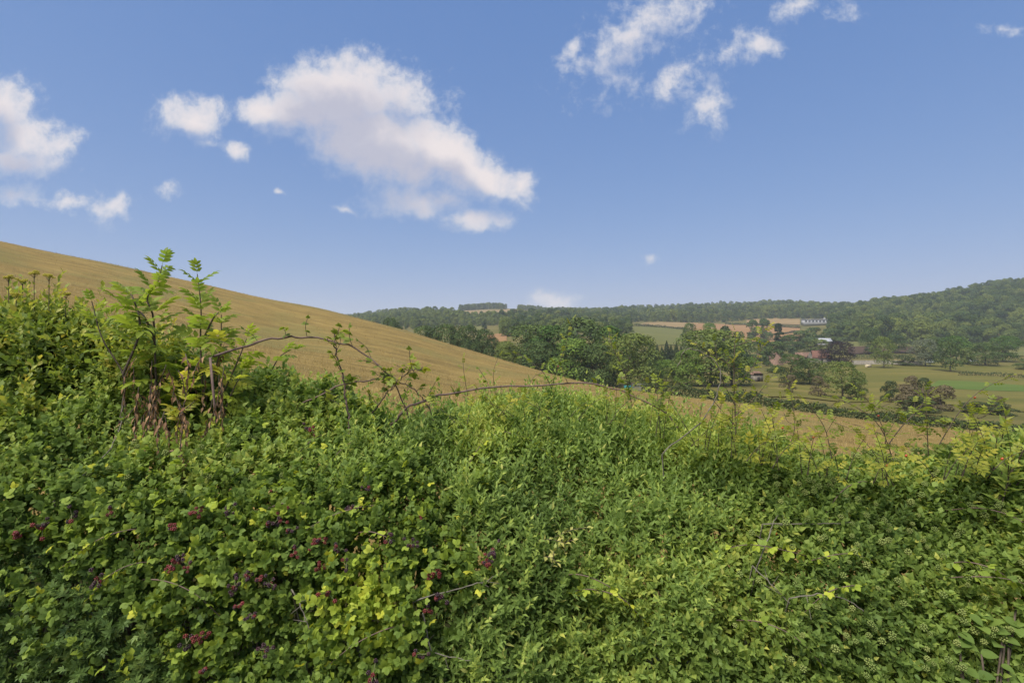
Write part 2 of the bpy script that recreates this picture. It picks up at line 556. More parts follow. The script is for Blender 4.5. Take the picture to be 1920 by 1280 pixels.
def patch(name, near, far, mat, label, y0=60.0, lift=0.3, n=28, rows=10):
    """a field traced by its near and far edges in the photo, laid on the ground where those rays meet it"""
    def edge(e):
        e = np.array([hit(u, v, y0) for (u, v) in e])
        t = np.linspace(0, 1, len(e)); tt = np.linspace(0, 1, n)
        return np.stack([np.interp(tt, t, e[:, 0]), np.interp(tt, t, e[:, 1])], -1)
    a, b = edge(near), edge(far)
    t = np.linspace(0, 1, rows)[None, :, None]
    xy = a[:, None] * (1 - t) + b[:, None] * t
    zz = ground(xy[..., 0], xy[..., 1]) + lift
    i, j = np.meshgrid(np.arange(n - 1), np.arange(rows - 1), indexing='ij')
    qd = np.stack([i * rows + j, (i + 1) * rows + j, (i + 1) * rows + j + 1, i * rows + j + 1], -1).reshape(-1, 4)
    o = link(name, mesh_np(name, np.concatenate([xy, zz[..., None]], -1).reshape(-1, 3), qd, mat, smooth=True))
    return tag(o, label, 'field', kind='structure')


# far edge of the hill field (depth against direction)
FU = [-900, -300, 0, 220, 400, 600, 760, 900, 1000, 1080, 1200, 1350, 1500, 1700, 1900, 2300]
FY = [140, 145, 150, 152, 154, 155, 155, 145, 128, 104, 76, 68.5, 64.5, 60.5, 60, 60]
us = np.linspace(-900, 2300, 170)
sheet('dry_field', us, np.full(170, 4.3), np.interp(us, FU, FY), M_field, 'dry straw coloured hillside field beyond the hedge', rows=110, lift=0.03)
patch('meadow', [(1440, 745), (1640, 752), (1920, 772), (2200, 790)], [(1440, 690), (1640, 683), (1920, 684), (2200, 690)], M_meadow, 'green and straw meadow on the valley floor', 100, .12, 40, 20)
patch('green_strip', [(1735, 728), (1800, 731), (1930, 735), (2100, 738)], [(1760, 714), (1820, 716), (1930, 724), (2100, 726)], M_lush, 'bright green mown strip across the meadow', 110, .2)
patch('pasture', [(1560, 662), (1650, 662), (1800, 664), (1960, 672)], [(1560, 635), (1650, 634), (1800, 641), (1960, 648)], M_green, 'sloping pasture below the hillside wood', 260, .3)
patch('pasture', [(1170, 648), (1230, 648), (1290, 648)], [(1165, 613), (1230, 614), (1290, 619)], M_green, 'pale green pasture above the row of conifers', 330, .35)
patch('crop_field', [(1195, 610), (1240, 613), (1300, 618)], [(1210, 605), (1240, 604), (1310, 605)], M_tan, 'pale ripe field between a low hedge and the far wood', 560, .5)
patch('crop_field', [(1300, 622), (1400, 640), (1500, 641)], [(1300, 606), (1400, 609), (1500, 613)], M_rust, 'reddish bare field above the farm', 480, .5)
patch('crop_field', [(1400, 607), (1450, 608), (1500, 610)], [(1400, 600), (1450, 597), (1500, 599)], M_tan, 'pale brown field under the far wooded ridge', 640, .8)
patch('crop_field', [(868, 591), (930, 595), (1075, 592)], [(868, 583), (930, 582), (1062, 580)], M_tan, 'pale ripe field on the far ridge below a dark tree belt', 850, 1.0)
patch('pasture', [(862, 622), (880, 623), (900, 621)], [(860, 614), (890, 611), (915, 611)], M_green, 'narrow green pasture between the far woods', 420, .5)
patch('crop_field', [(918, 644), (932, 646), (950, 640)], [(912, 630), (932, 626), (950, 624)], M_rust, 'small brown field beside the tall tree clump', 240, .3)

# ------------------------------------------------------------------ trees
GREEN_MID = [(0, (0.045, 0.089, 0.020)), (.5, (0.094, 0.164, 0.029)), (1, (0.171, 0.242, 0.043))]
M_tree = leaf_mat('tree leaves', GREEN_MID, .25, .7, .12, .6)
M_wood = leaf_mat('wood leaves', [(0, (0.032, 0.055, 0.017)), (.45, (0.078, 0.115, 0.026)), (1, (0.196, 0.218, 0.045))], .22, .7, .1, .75)
M_dark = leaf_mat('dark tree leaves', [(0, (0.036, 0.066, 0.020)), (1, (0.107, 0.147, 0.036))], .15, .7, .15, .35)
M_light = leaf_mat('light tree leaves', [(0, (0.071, 0.107, 0.025)), (1, (0.197, 0.232, 0.052))], .25, .7, .15, .3)
M_silver = leaf_mat('silvery tree leaves', [(0, (.07, .09, .05)), (1, (.15, .17, .10))], .2, .7, .15, .2)
M_copper = leaf_mat('copper leaves', [(0, (.018, .013, .014)), (.7, (.034, .024, .022)), (1, (.055, .043, .02))], .1, .7, .2, .2)
M_conif = leaf_mat('conifer needles', [(0, (.02, .036, .017)), (1, (.045, .062, .026))], .1, .8, .1, .3)
M_scrub = leaf_mat('reddish scrub', [(0, (.085, .075, .04)), (1, (.175, .135, .075))], .2, .8, .1, .3)
M_bark = plain_mat('bark', (.10, .08, .06), .9, .4, 3.0, .5)
M_hedge = leaf_mat('field hedge leaves', [(0, (.03, .048, .018)), (1, (.085, .105, .035))], .2, .7, .15, .2)


def crown_np(kind, seed, ncards, card, zb=0.15):
    g = np.random.default_rng(seed)
    if kind == 'conifer':
        n = ncards
        z = zb + (1 - zb) * (1 - np.sqrt(g.random(n)))
        tier = .5 + .5 * np.abs(np.sin(z * 26 + g.random() * 6))
        rp = .5 * (1.02 - z) / (1 - zb) * (.6 + .4 * tier) * (.55 + .45 * np.sqrt(g.random(n)))
        a = g.random(n) * 2 * np.pi
        C = np.stack([np.cos(a) * rp, np.sin(a) * rp, z], -1)
        N = np.stack([np.cos(a), np.sin(a), .5 + 0 * a], -1) + g.normal(0, .4, (n, 3))
        rnd = np.clip(.5 + g.normal(0, .25, n), 0, 1)
    else:
        nl = {'round': 26, 'oak': 30, 'tall': 26, 'bush': 18, 'cedar': 16, 'dome': 12}[kind]
        L = []
        for i in range(nl):
            t = (i + g.random()) / nl
            z = zb + (1 - zb) * t
            if kind == 'tall':
                prof = np.sin(np.pi * min(max(t * .86 + .1, 0), 1)) ** .6
            elif kind == 'cedar':
                prof = (1.05 - t) * (.5 + .5 * (i % 3 == 0))
            elif kind in ('bush', 'dome'):
                prof = np.sqrt(max(1 - t ** 2.2, 0))
            else:
                prof = np.sqrt(max(1 - ((t - .42) / .6) ** 2, 0.03))
            a = g.random() * 2 * np.pi
            r = g.uniform(.13, .21) * {'cedar': .8, 'dome': 1.25}.get(kind, 1.0)
            d = max(.5 * prof * np.sqrt(g.uniform(.15, 1.0)) - r * .55, 0)
            L.append((np.cos(a) * d, np.sin(a) * d, min(z, 1 - r * .8), r, g.normal(0, .16)))
        L = np.array(L)
        n = ncards
        li = g.choice(nl, n, p=L[:, 3] ** 2 / (L[:, 3] ** 2).sum())
        d = unit(g.normal(0, 1, (n, 3)))
        d[:, 2] = np.where(d[:, 2] < -.35, -d[:, 2], d[:, 2])
        rad_ = L[li, 3] * g.uniform(.72, 1.16, n)
        sq = np.array([1, 1, .85 if kind != 'cedar' else .35])
        C = L[li, :3] + d * rad_[:, None] * sq
        # drop what lies buried in other lobes
        dist = np.linalg.norm((C[:, None] - L[None, :, :3]) / sq, axis=-1) / L[None, :, 3]
        dist[np.arange(n), li] = 9
        keep = (dist.min(1) > .8) & (C[:, 2] > zb * .6)
        C, d, li = C[keep], d[keep], li[keep]
        n = len(C)
        N = d + g.normal(0, .45, (n, 3)) + np.array([0, 0, .25])
        rnd = np.clip(.5 + L[li, 4] + g.normal(0, .17, n), 0, 1)
    N = unit(N)
    T = unit(np.cross(N, unit(g.normal(0, 1, (n, 3)))))
    B = np.cross(N, T)
    s = card * g.uniform(.6, 1.3, (n, 1))
    k1 = g.uniform(.5, 1.0, (n, 1))
    V = np.stack([C - T * s, C - B * s * k1 + N * s * .2, C + T * s, C + B * s * k1 + N * s * .2], 1).reshape(-1, 3)
    Q = np.arange(n * 4).reshape(-1, 4)
    return V, Q, rnd


def trunk_np(seed, top=.62, r0=.022, limbs=5, zb=.2):
    g = np.random.default_rng(seed)
    b = Bag()
    pts = np.array([[0, 0, -.02], [g.normal(0, .008), g.normal(0, .008), top * .35], [g.normal(0, .02), g.normal(0, .02), top * .7], [g.normal(0, .03), g.normal(0, .03), top]])
    V, Q = tube(curve(pts, 7), np.linspace(r0, r0 * .3, 7) * np.array([1.35, 1, 1, 1, 1, 1, 1]), 6)
    b.add(V, Q)
    for i in range(limbs):
        a = i * 2.4 + g.random()
        z0 = top * g.uniform(.3, .85)
        ln = g.uniform(.18, .32)
        e = np.array([np.cos(a) * ln, np.sin(a) * ln, z0 + ln * g.uniform(.4, .9)])
        s = np.array([0, 0, z0])
        V, Q = tube(curve([s, (s + e) / 2 + np.array([0, 0, -.02]), e], 5), np.linspace(r0 * .45, r0 * .15, 5), 4)
        b.add(V, Q)
    return b


PROTO = {}


def proto(key, kind, mat, seed, ncards, card, zb):
    V, Q, rnd = crown_np(kind, seed, ncards, card, zb)
    cm = mesh_np('crown', V, Q, mat, {'rnd': ('FACE', rnd)})
    tm = trunk_np(seed, .9 if kind == 'conifer' else .62, .014 if kind == 'conifer' else .024, 0 if kind == 'conifer' else 5, zb).mesh('trunk', M_bark, True)
    PROTO.setdefault(key, []).append((cm, tm))


for s in range(4):
    proto('near_round', 'round', M_tree, 100 + s, 9000, .017, .06)
    proto('near_dark', 'oak', M_dark, 120 + s, 9000, .017, .06)
    proto('far_round', ['dome', 'round', 'dome', 'oak'][s], M_wood, 160 + s, 3000, .034, .02)
for s in range(2):
    proto('near_light', 'round', M_light, 130 + s, 9000, .017, .05)
    proto('park', 'oak', M_tree, 140 + s, 7000, .018, .13)
    proto('park_dark', 'round', M_dark, 145 + s, 7000, .018, .13)
    proto('bush', 'bush', M_hedge, 150 + s, 3500, .026, .02)
    proto('scrub', 'bush', M_scrub, 155 + s, 3500, .024, .03)
    proto('conifer', 'conifer', M_conif, 170 + s, 5000, .02, .06)
    proto('far_light', ['dome', 'oak'][s], M_light, 176 + s, 3000, .034, .02)
    proto('far_dark', ['dome', 'tall'][s], M_dark, 180 + s, 3000, .034, .02)
proto('park_light', 'round', M_light, 190, 7000, .018, .14)
proto('silver', 'tall', M_silver, 191, 7000, .018, .08)
proto('copper', 'round', M_copper, 192, 9000, .018, .04)
proto('cedar', 'cedar', M_conif, 193, 5000, .02, .15)
TREES = []


def tree(x, y, w, h, key, name, label, cat='tree', group=None, depth=None):
    z = float(ground(x, y)) - .1
    r = empty(name, (x, y, z), rng.random() * 6.28)
    cm, tm = PROTO[key][int(rng.integers(len(PROTO[key])))]
    for nm, me_ in (('trunk', tm), ('crown', cm)):
        o = bpy.data.objects.new(nm, me_)
        COL.objects.link(o)
        o.parent = r
        o.scale = (w, depth or w, h)
    tag(r, label, cat, group)
    TREES.append((x, y, w, h))
    return r


def tree_px(u, vtop, wpx, Y, key, name, label, cat='tree', group=None):
    x = (u - 960) / F * Y
    zt = EYE + (HZ - vtop) / F * Y
    h = max(zt - float(ground(x, Y)), 1.2)
    return tree(x, Y, wpx / F * Y * 1.08, h, key, name, label, cat, group)


CL = 'trees of the tall clump at the foot of the dry field'
for (u, v, w, Y, key, lab) in [
    (985, 610, 122, 168, 'near_dark', 'dark broadleaf tree at the brown-field side of the tall clump'),
    (1040, 612, 105, 162, 'near_round', 'mid green tree between the two darkest trees of the tall clump'),
    (1098, 598, 145, 160, 'near_dark', 'tallest dark tree with rusty top in the clump below the dry field'),
    (1142, 612, 95, 166, 'near_round', 'mid green tree behind the round bright tree of the clump'),
    (955, 640, 62, 158, 'near_light', 'low yellow-green tree at the end of the tall clump'),
    (1012, 640, 98, 152, 'near_dark', 'lower dark tree in front of the tall clump, over the field crest'),
    (1066, 636, 98, 150, 'near_round', 'leafy tree under the tallest tree of the clump'),
    (1118, 646, 90, 148, 'near_dark', 'dark tree filling the front of the clump beside the round bright tree'),
    (1182, 626, 104, 142, 'near_light', 'large round bright green tree ending the clump by the conifers'),
    (1204, 630, 50, 160, 'near_dark', 'dark tree just behind the round bright green tree'),
    (1332, 618, 140, 150, 'near_light', 'broad bright green tree between the conifers and the farm'),
    (1372, 642, 80, 156, 'near_round', 'mid green tree leaning out of the broad bright one'),
    (1243, 674, 54, 168, 'near_round', 'low leafy tree in front of the row of conifers'),
    (1226, 690, 40, 150, 'near_dark', 'small dark tree at the foot of the conifers by the round bright tree'),
    (1266, 684, 46, 160, 'near_light', 'small pale tree at the foot of the conifers by the broad bright tree'),
    (1290, 655, 62, 146, 'near_round', 'lower tree between the conifers and the broad bright tree'),
    (1294, 606, 34, 330, 'near_dark', 'dark upright tree standing in the hedge of the pale pasture'),
    (1330, 606, 34, 360, 'near_round', 'small tree beside the dark upright hedge tree'),
    (1580, 678, 74, 132, 'park_light', 'pale bushy willow on the meadow in front of the farm'),
    (1606, 708, 34, 134, 'near_dark', 'small dark bush tree against the pale bushy willow'),
    (1482, 664, 62, 165, 'near_dark', 'dark evergreen tree in front of the farm roofs'),
    (1518, 672, 58, 168, 'near_dark', 'second dark evergreen tree touching the one before the farm roofs'),
    (1572, 640, 58, 262, 'copper', 'copper beech with dark purple crown beside the red roofed barn'),
    (1657, 632, 40, 236, 'park_light', 'bright green round tree alone on the meadow'),
    (1636, 614, 44, 340, 'near_dark', 'dark tree in the pasture behind the lone bright green tree'),
    (1678, 628, 42, 345, 'park_dark', 'low dark tree next to the dark pasture tree'),
    (1735, 636, 52, 246, 'silver', 'silvery green tree beyond the meadow'),
    (1694, 666, 40, 250, 'bush', 'low round bush between the bright and the silvery trees'),
    (1782, 640, 46, 222, 'park_dark', 'dark parkland tree on a bare trunk at the meadow edge'),
    (1792, 630, 56, 268, 'park', 'broad tree behind the dark parkland tree'),
    (1752, 632, 34, 280, 'near_dark', 'tree showing over the silvery tree'),
    (1848, 642, 58, 252, 'near_dark', 'round dark tree of the pair near the hillside pasture'),
    (1880, 630, 52, 270, 'near_round', 'taller tree of the pair near the hillside pasture'),
    (1926, 672, 40, 232, 'near_dark', 'dark tree low at the far end of the meadow'),
    (1812, 652, 24, 258, 'far_light', 'pale yellowish small tree between the parkland trees'),
]:
    tree_px(u, v, w, Y, key, 'copper_beech' if key == 'copper' else ('round_bush' if key == 'bush' else 'broadleaf_tree'), lab, 'bush' if key == 'bush' else 'tree', CL if Y < 170 and u < 1210 else None)
for (u, v, w) in [(735, 597, 40), (798, 612, 62), (836, 609, 66), (872, 611, 62), (905, 618, 50), (920, 634, 44), (860, 628, 60), (890, 640, 50), (815, 626, 50)]:
    tree_px(u, v, w, 215 if u < 750 else 182, 'near_dark', 'dark_tree', {735: 'lone small dark tree peeping over the crest of the dry field', 798: 'dark tree starting the row behind the field crest, beside the pale wood', 836: 'tallest dark tree in the row behind the field crest', 872: 'dark tree behind the field crest below the narrow green pasture', 905: 'dark tree near the small brown field, behind the field crest', 920: 'low dark tree touching the small brown field behind the crest'}.get(u, 'lower dark tree filling the row behind the crest of the dry field'), 'tree', 'dark trees behind the field crest')
for i, u in enumerate([1216, 1225, 1232, 1241, 1250, 1258, 1268, 1277]):
    tree_px(u, [652, 646, 644, 648, 637, 645, 640, 648][i], 31, 205 + (i % 3) * 6, 'conifer', 'conifer_tree', 'slim dark conifer in the row below the pale pasture', 'conifer', 'conifers in the row')
# trees round the farm
FARM = {(1360, 612): 'green tree over the crown of the broad bright tree', (1383, 622): 'dark tree between the broad bright tree and the farm', (1400, 640): 'dark tree above the small stone outbuilding',
        (1412, 600): 'lone dark tree on the hedge of the brown fields', (1432, 598): 'second dark tree on the hedge of the brown fields', (1430, 636): 'dark tree under the reddish field near the cedar',
        (1455, 640): 'green tree at the foot of the cedar', (1440, 650): 'dark garden tree beside the orange farmhouse gable', (1478, 628): 'green tree beside the cedar, above the cottage roof',
        (1503, 620): 'green tree above the boarded barn', (1530, 614): 'dark tree just under the long white building', (1558, 616): 'dark tree below the end of the long white building',
        (1585, 610): 'green tree at the end of the long white building', (1540, 636): 'pale round tree behind the red barn roof', (1492, 640): 'dark tree behind the brick cottage',
        (1520, 632): 'dark tree between the boarded barn and the grey shed', (1608, 616): 'dark tree at the top corner of the sloping pasture', (1612, 604): 'green tree joining the long building to the hillside wood',
        (1450, 690): 'green tree at the meadow corner beside the stone hut', (1412, 664): 'dark tree behind the stone hut', (1390, 660): 'dark tree between the stone hut and the broad bright tree'}
for (u, v, w, Y, key) in [(1360, 612, 32, 340, 'far_round'), (1383, 622, 30, 310, 'far_dark'), (1400, 640, 34, 300, 'far_dark'), (1412, 600, 26, 520, 'far_dark'), (1432, 598, 26, 520, 'far_dark'),
                          (1430, 636, 38, 330, 'far_dark'), (1455, 640, 40, 340, 'far_round'), (1440, 650, 26, 270, 'far_dark'), (1478, 628, 42, 420, 'far_round'), (1503, 620, 44, 450, 'far_round'),
                          (1530, 614, 42, 460, 'far_dark'), (1558, 616, 44, 470, 'far_dark'), (1585, 610, 48, 480, 'far_round'), (1540, 636, 42, 390, 'far_light'), (1492, 640, 34, 380, 'far_dark'),
                          (1520, 632, 34, 400, 'far_dark'), (1608, 616, 46, 460, 'far_dark'), (1612, 604, 40, 560, 'far_round'), (1450, 690, 28, 210, 'far_round'), (1412, 664, 30, 260, 'far_dark'), (1390, 660, 30, 270, 'far_dark')]:
    tree_px(u, v, w, Y, key, 'broadleaf_tree', FARM[(u, v)], 'tree', 'trees round the farm')
tree_px(1459, 602, 34, 360, 'cedar', 'cedar_tree', 'cedar with flat tiers standing over the farm', 'tree')
# scrub and bushes on the meadow
for (u, v, w, Y, key, lab) in [
    (1668, 714, 34, 128, 'bush', 'small green bush at the edge of the reddish scrub'), (1706, 704, 34, 130, 'scrub', 'grey-brown bush on top of the reddish scrub'),
    (1732, 708, 32, 129, 'bush', 'olive green bush beside the grey-brown bush'), (1695, 720, 62, 106, 'scrub', 'reddish brown scrub bush on the meadow'),
    (1730, 728, 66, 98, 'scrub', 'wide rusty scrub bush nearest the field hedge'), (1764, 722, 58, 104, 'scrub', 'grey-brown scrub bush leaning to the green strip'),
    (1722, 742, 56, 92, 'bush', 'dark green bush under the rusty scrub'), (1868, 742, 32, 108, 'scrub', 'small reddish bush over the dark thicket'),
    (1835, 752, 60, 100, 'bush', 'dark thicket bush by the field hedge, larger one'), (1872, 754, 54, 98, 'bush', 'dark thicket bush by the field hedge, smaller one'),
    (1480, 702, 34, 128, 'scrub', 'reddish bush at the foot of the dark evergreens'), (1534, 705, 36, 128, 'scrub', 'russet bush beside the pale bushy willow')]:
    tree_px(u, v, w, Y, key, 'scrub_bush', lab, 'bush', 'bushes on the meadow')

# the woods: the nearest trees one by one, the mass behind them as one object each
WOODS = {'hillside_wood': [], 'ridge_wood': [], 'left_wood': []}


def in_gap(u, y):
    x = (u - 960) / F * y
    return False


def wood(key, U, Yn, Yf, gap, hrange, n_single, label, group, wlabel, mix):
    U = np.asarray(U, float)
    pts = []
    tries = 40000
    uu = rng.uniform(U[0], U[-1], tries)
    yn, yf = np.interp(uu, U, Yn), np.interp(uu, U, Yf)
    yy = np.sqrt(yn ** 2 + rng.random(tries) * (yf ** 2 - yn ** 2))
    xx = (uu - 960) / F * yy
    cell = {}
    clear = vnoise(np.stack([xx / 70, yy / 110, 0 * xx], -1), 83) > (.62 if key == 'ridge_wood' else 9)
    for x, y, u, cl_ in zip(xx, yy, uu, clear):
        if cl_:
            continue
        c = (int(x // gap), int(y // gap))
        ok = True
        for i in (-1, 0, 1):
            for j in (-1, 0, 1):
                for (a, b) in cell.get((c[0] + i, c[1] + j), ()):
                    if (a - x) ** 2 + (b - y) ** 2 < gap * gap:
                        ok = False
        if ok:
            cell.setdefault(c, []).append((x, y))
            pts.append((x, y, u))
    pts = np.array(pts)
    edge = pts[:, 1] - np.interp(pts[:, 2], U, Yn)
    infr = (pts[:, 2] > -20) & (pts[:, 2] < 1960)
    order = np.argsort(np.where(infr, edge, 1e6))
    single = set(order[:n_single].tolist())
    keys = ['far_round', 'far_light', 'far_dark']
    rest = []
    for i, (x, y, u) in enumerate(pts):
        h = rng.uniform(*hrange) * (1 + .3 * float(vnoise(np.array([x / 55, y / 55, 0.0]), 81)))
        w = h * rng.uniform(.62, .95)
        if i in single:
            tree(x, y, w, h, keys[int(rng.choice(3, p=mix))], 'wood_tree', label, 'tree', group)
        else:
            rest.append((x, y, w, h))
    WOODS[key] += rest
    return wlabel


WL = {}
WL['hillside_wood'] = wood('hillside_wood', [1560, 1600, 1700, 1800, 1960, 2300], [520, 450, 425, 425, 430, 430], [760, 900, 930, 880, 860, 860], 8.8, (9, 20), 150,
                           'leafy tree in the front rows of the wood covering the steep hillside', 'trees of the hillside wood', 'dense green wood climbing the steep hillside above the pasture', [.55, .17, .28])
WL['ridge_wood'] = wood('ridge_wood', [940, 1060, 1180, 1300, 1420, 1600, 1700], [650, 760, 760, 770, 820, 780, 900], [760, 860, 1350, 1350, 1350, 1400, 1500], 10.5, (8, 18), 70,
                        'leafy tree along the lower edge of the wood on the far ridge', 'trees of the far ridge wood', 'long hazy wood along the far ridge', [.55, .15, .30])
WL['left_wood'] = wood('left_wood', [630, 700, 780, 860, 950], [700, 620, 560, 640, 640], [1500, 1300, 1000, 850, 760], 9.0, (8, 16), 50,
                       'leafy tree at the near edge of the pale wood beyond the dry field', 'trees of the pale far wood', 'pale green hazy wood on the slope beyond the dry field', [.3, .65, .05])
wood('ridge_wood', [862, 900, 1000, 1140], [1240, 1270, 1260, 1230], [1300, 1340, 1330, 1300], 8.0, (9, 13), 0, '', '', '', [.2, 0, .8])
wood('left_wood', [600, 640, 720], [1900, 1950, 2000], [2300, 2300, 2300], 15.0, (14, 18), 0, '', '', '', [.2, 0, .8])
# straggling trees and hedges round the middle fields
wood('ridge_wood', [800, 880, 960], [430, 520, 500], [520, 600, 560], 24.0, (7, 11), 12, 'single tree on the slope between the far woods', 'trees between the far woods', '', [.5, .3, .2])
wood('ridge_wood', [940, 1010, 1110, 1180], [380, 420, 420, 470], [780, 800, 800, 760], 11.0, (9, 14), 30, 'tree on the slope above the tall clump', 'trees above the tall clump', '', [.5, .2, .3])

crowns = {kk: [o for o in bpy.data.objects if o.name.startswith('crown') and o.data in [c for c, t in PROTO[kk]]] for kk in ('far_round', 'far_light', 'far_dark')}
SRC, seen = [], set()
for kk in ('far_round', 'far_round', 'far_light', 'far_dark'):
    for o in crowns[kk]:
        if o.data.name not in seen:
            seen.add(o.data.name)
            SRC.append(o)
NRD = len([o for o in SRC if o.data in [c for c, t in PROTO['far_round']]])

gn = bpy.data.node_groups.new('wood scatter', 'GeometryNodeTree')
gn.interface.new_socket('Geometry', in_out='INPUT', socket_type='NodeSocketGeometry')
gn.interface.new_socket('Geometry', in_out='OUTPUT', socket_type='NodeSocketGeometry')
gi = gn.nodes.new('NodeGroupInput'); go = gn.nodes.new('NodeGroupOutput')
jn = gn.nodes.new('GeometryNodeJoinGeometry')
for o in reversed(SRC):
    oi = gn.nodes.new('GeometryNodeObjectInfo')
    oi.transform_space = 'ORIGINAL'
    oi.inputs['Object'].default_value = o
    oi.inputs['As Instance'].default_value = True
    gn.links.new(oi.outputs['Geometry'], jn.inputs[0])
ip = gn.nodes.new('GeometryNodeInstanceOnPoints')
ip.inputs['Pick Instance'].default_value = True


def named(nm, ty):
    a = gn.nodes.new('GeometryNodeInputNamedAttribute')
    a.data_type = ty
    a.inputs['Name'].default_value = nm
    return a.outputs['Attribute']


gn.links.new(gi.outputs[0], ip.inputs['Points'])
gn.links.new(jn.outputs[0], ip.inputs['Instance'])
gn.links.new(named('pick', 'INT'), ip.inputs['Instance Index'])
gn.links.new(named('rot', 'FLOAT_VECTOR'), ip.inputs['Rotation'])
gn.links.new(named('scl', 'FLOAT_VECTOR'), ip.inputs['Scale'])
gn.links.new(ip.outputs[0], go.inputs[0])
for nm, lst in WOODS.items():
    a = np.array(lst)
    n = len(a)
    V = np.stack([a[:, 0], a[:, 1], ground(a[:, 0], a[:, 1]) - .2], -1)
    me = bpy.data.meshes.new(nm)
    me.from_pydata(V.tolist(), [], [])
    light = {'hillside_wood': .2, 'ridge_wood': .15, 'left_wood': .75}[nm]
    r_ = np.clip(rng.random(n) + .35 * vnoise(np.stack([a[:, 0] / 45, a[:, 1] / 70, 0 * a[:, 0]], -1), 84), 0, 1)
    nsrc = len(SRC)
    # sources are joined in this order: round, light, dark
    nl_ = len([o for o in SRC if o.data in [c for c, t in PROTO['far_light']]])
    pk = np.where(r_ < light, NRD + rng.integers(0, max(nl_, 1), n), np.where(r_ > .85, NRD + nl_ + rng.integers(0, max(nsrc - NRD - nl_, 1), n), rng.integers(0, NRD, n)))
    at = me.attributes.new('pick', 'INT', 'POINT'); at.data.foreach_set('value', pk.astype(np.int32))
    at = me.attributes.new('rot', 'FLOAT_VECTOR', 'POINT')
    at.data.foreach_set('vector', np.stack([rng.normal(0, .05, n), rng.normal(0, .05, n), rng.random(n) * 6.28], -1).astype(np.float32).ravel())
    at = me.attributes.new('scl', 'FLOAT_VECTOR', 'POINT')
    at.data.foreach_set('vector', np.stack([a[:, 2], a[:, 2], a[:, 3]], -1).astype(np.float32).ravel())
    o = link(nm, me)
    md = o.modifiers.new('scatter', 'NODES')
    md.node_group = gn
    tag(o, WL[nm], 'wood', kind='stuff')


# ------------------------------------------------------------------ hedges across the fields
def hedgerow(pts, h, w, label, card=.13, dens=170, mat=None, name='field_hedge'):
    """a clipped hedge along ground points (x, y): leaf cards over a lumpy ridge"""
    c = curve([np.array([x, y, 0]) for x, y in pts], 120)[:, :2]
    L = np.concatenate([[0], np.cumsum(np.linalg.norm(np.diff(c, axis=0), axis=1))])
    n = int(L[-1] * dens)
    s = rng.random(n) * L[-1]
    x = np.interp(s, L, c[:, 0]); y = np.interp(s, L, c[:, 1])
    tx = np.gradient(c, axis=0); tx = unit(tx)
    nx = np.interp(s, L, -tx[:, 1]); ny = np.interp(s, L, tx[:, 0])
    hh = h * (1 + .28 * vnoise(np.stack([s * .35, s * 0, s * 0], -1), 5) + .15 * vnoise(np.stack([s * 1.3, s * 0, s * 0], -1), 6))
    a = rng.uniform(-.1, np.pi + .1, n)
    rr = .8 + .3 * rng.random(n)
    off = np.cos(a) * w / 2 * rr
    zz = np.maximum(np.sin(a), 0) ** .6 * hh * rr * rng.uniform(.75, 1.05, n)
    zz = np.where(np.abs(np.cos(a)) > .8, rng.random(n) * hh * .9, zz)
    C = np.stack([x + nx * off, y + ny * off, ground(x, y) + zz], -1)
    N = unit(np.stack([nx * np.cos(a), ny * np.cos(a), np.sin(a)], -1) + rng.normal(0, .5, (n, 3)))
    T = unit(np.cross(N, unit(rng.normal(0, 1, (n, 3))))); B = np.cross(N, T)
    sc = card * rng.uniform(.6, 1.4, (n, 1))
    V = np.stack([C - T * sc, C - B * sc * .7, C + T * sc, C + B * sc * .7], 1).reshape(-1, 3)
    rnd = np.clip(.45 + .3 * vnoise(np.stack([s * .5, s * 0, s * 0], -1), 9) + rng.normal(0, .18, n), 0, 1)
    r = empty(name, (float(c[0, 0]), float(c[0, 1]), float(ground(c[0, 0], c[0, 1]))))
    tag(link('foliage', mesh_np('foliage', V, np.arange(n * 4).reshape(-1, 4), mat or M_hedge, {'rnd': ('FACE', rnd)}), r), kind='stuff')
    b = Bag()
    for i in range(0, 120, 3):
        p0 = np.array([c[i, 0], c[i, 1], float(ground(c[i, 0], c[i, 1])) - .1])
        V_, Q_ = tube([p0, p0 + np.array([rng.normal(0, .1), rng.normal(0, .1), h * .7])], [w * .04, w * .02], 4)
        b.add(V_, Q_)
    link('stems', b.mesh('stems', M_bark), r)
    tag(r, label, 'hedge')
    return r


def gpt(u, Y):
    return ((u - 960) / F * Y, Y)


hedgerow([gpt(1207, 77), gpt(1270, 73.5), gpt(1350, 70), gpt(1430, 67.5)], 1.5, 1.6, 'clipped field hedge running down from the metal gate')
hedgerow([gpt(1432, 67.4), gpt(1500, 66), gpt(1600, 63.5), gpt(1700, 62), gpt(1900, 61.5), gpt(2200, 61)], 1.15, 1.5, 'low dark field hedge between the dry field and the meadow')
for e, h, lab, y0 in [([(1190, 611), (1240, 614), (1290, 620)], 2.6, 'thin hedge between the pale pasture and the ripe field', 500), ([(1360, 609), (1420, 611), (1500, 616)], 3.0, 'far hedge dividing the brown fields', 600),
                      ([(1400, 627), (1450, 629), (1495, 624)], 2.5, 'far hedge above the reddish field', 520), ([(1800, 704), (1850, 705), (1920, 709)], 1.6, 'short ragged hedge on the meadow beyond the parkland tree', 170)]:
    hedgerow([hit(u, v, y0) for u, v in e], h, h * 1.2, lab, card=h * .13, dens=40)
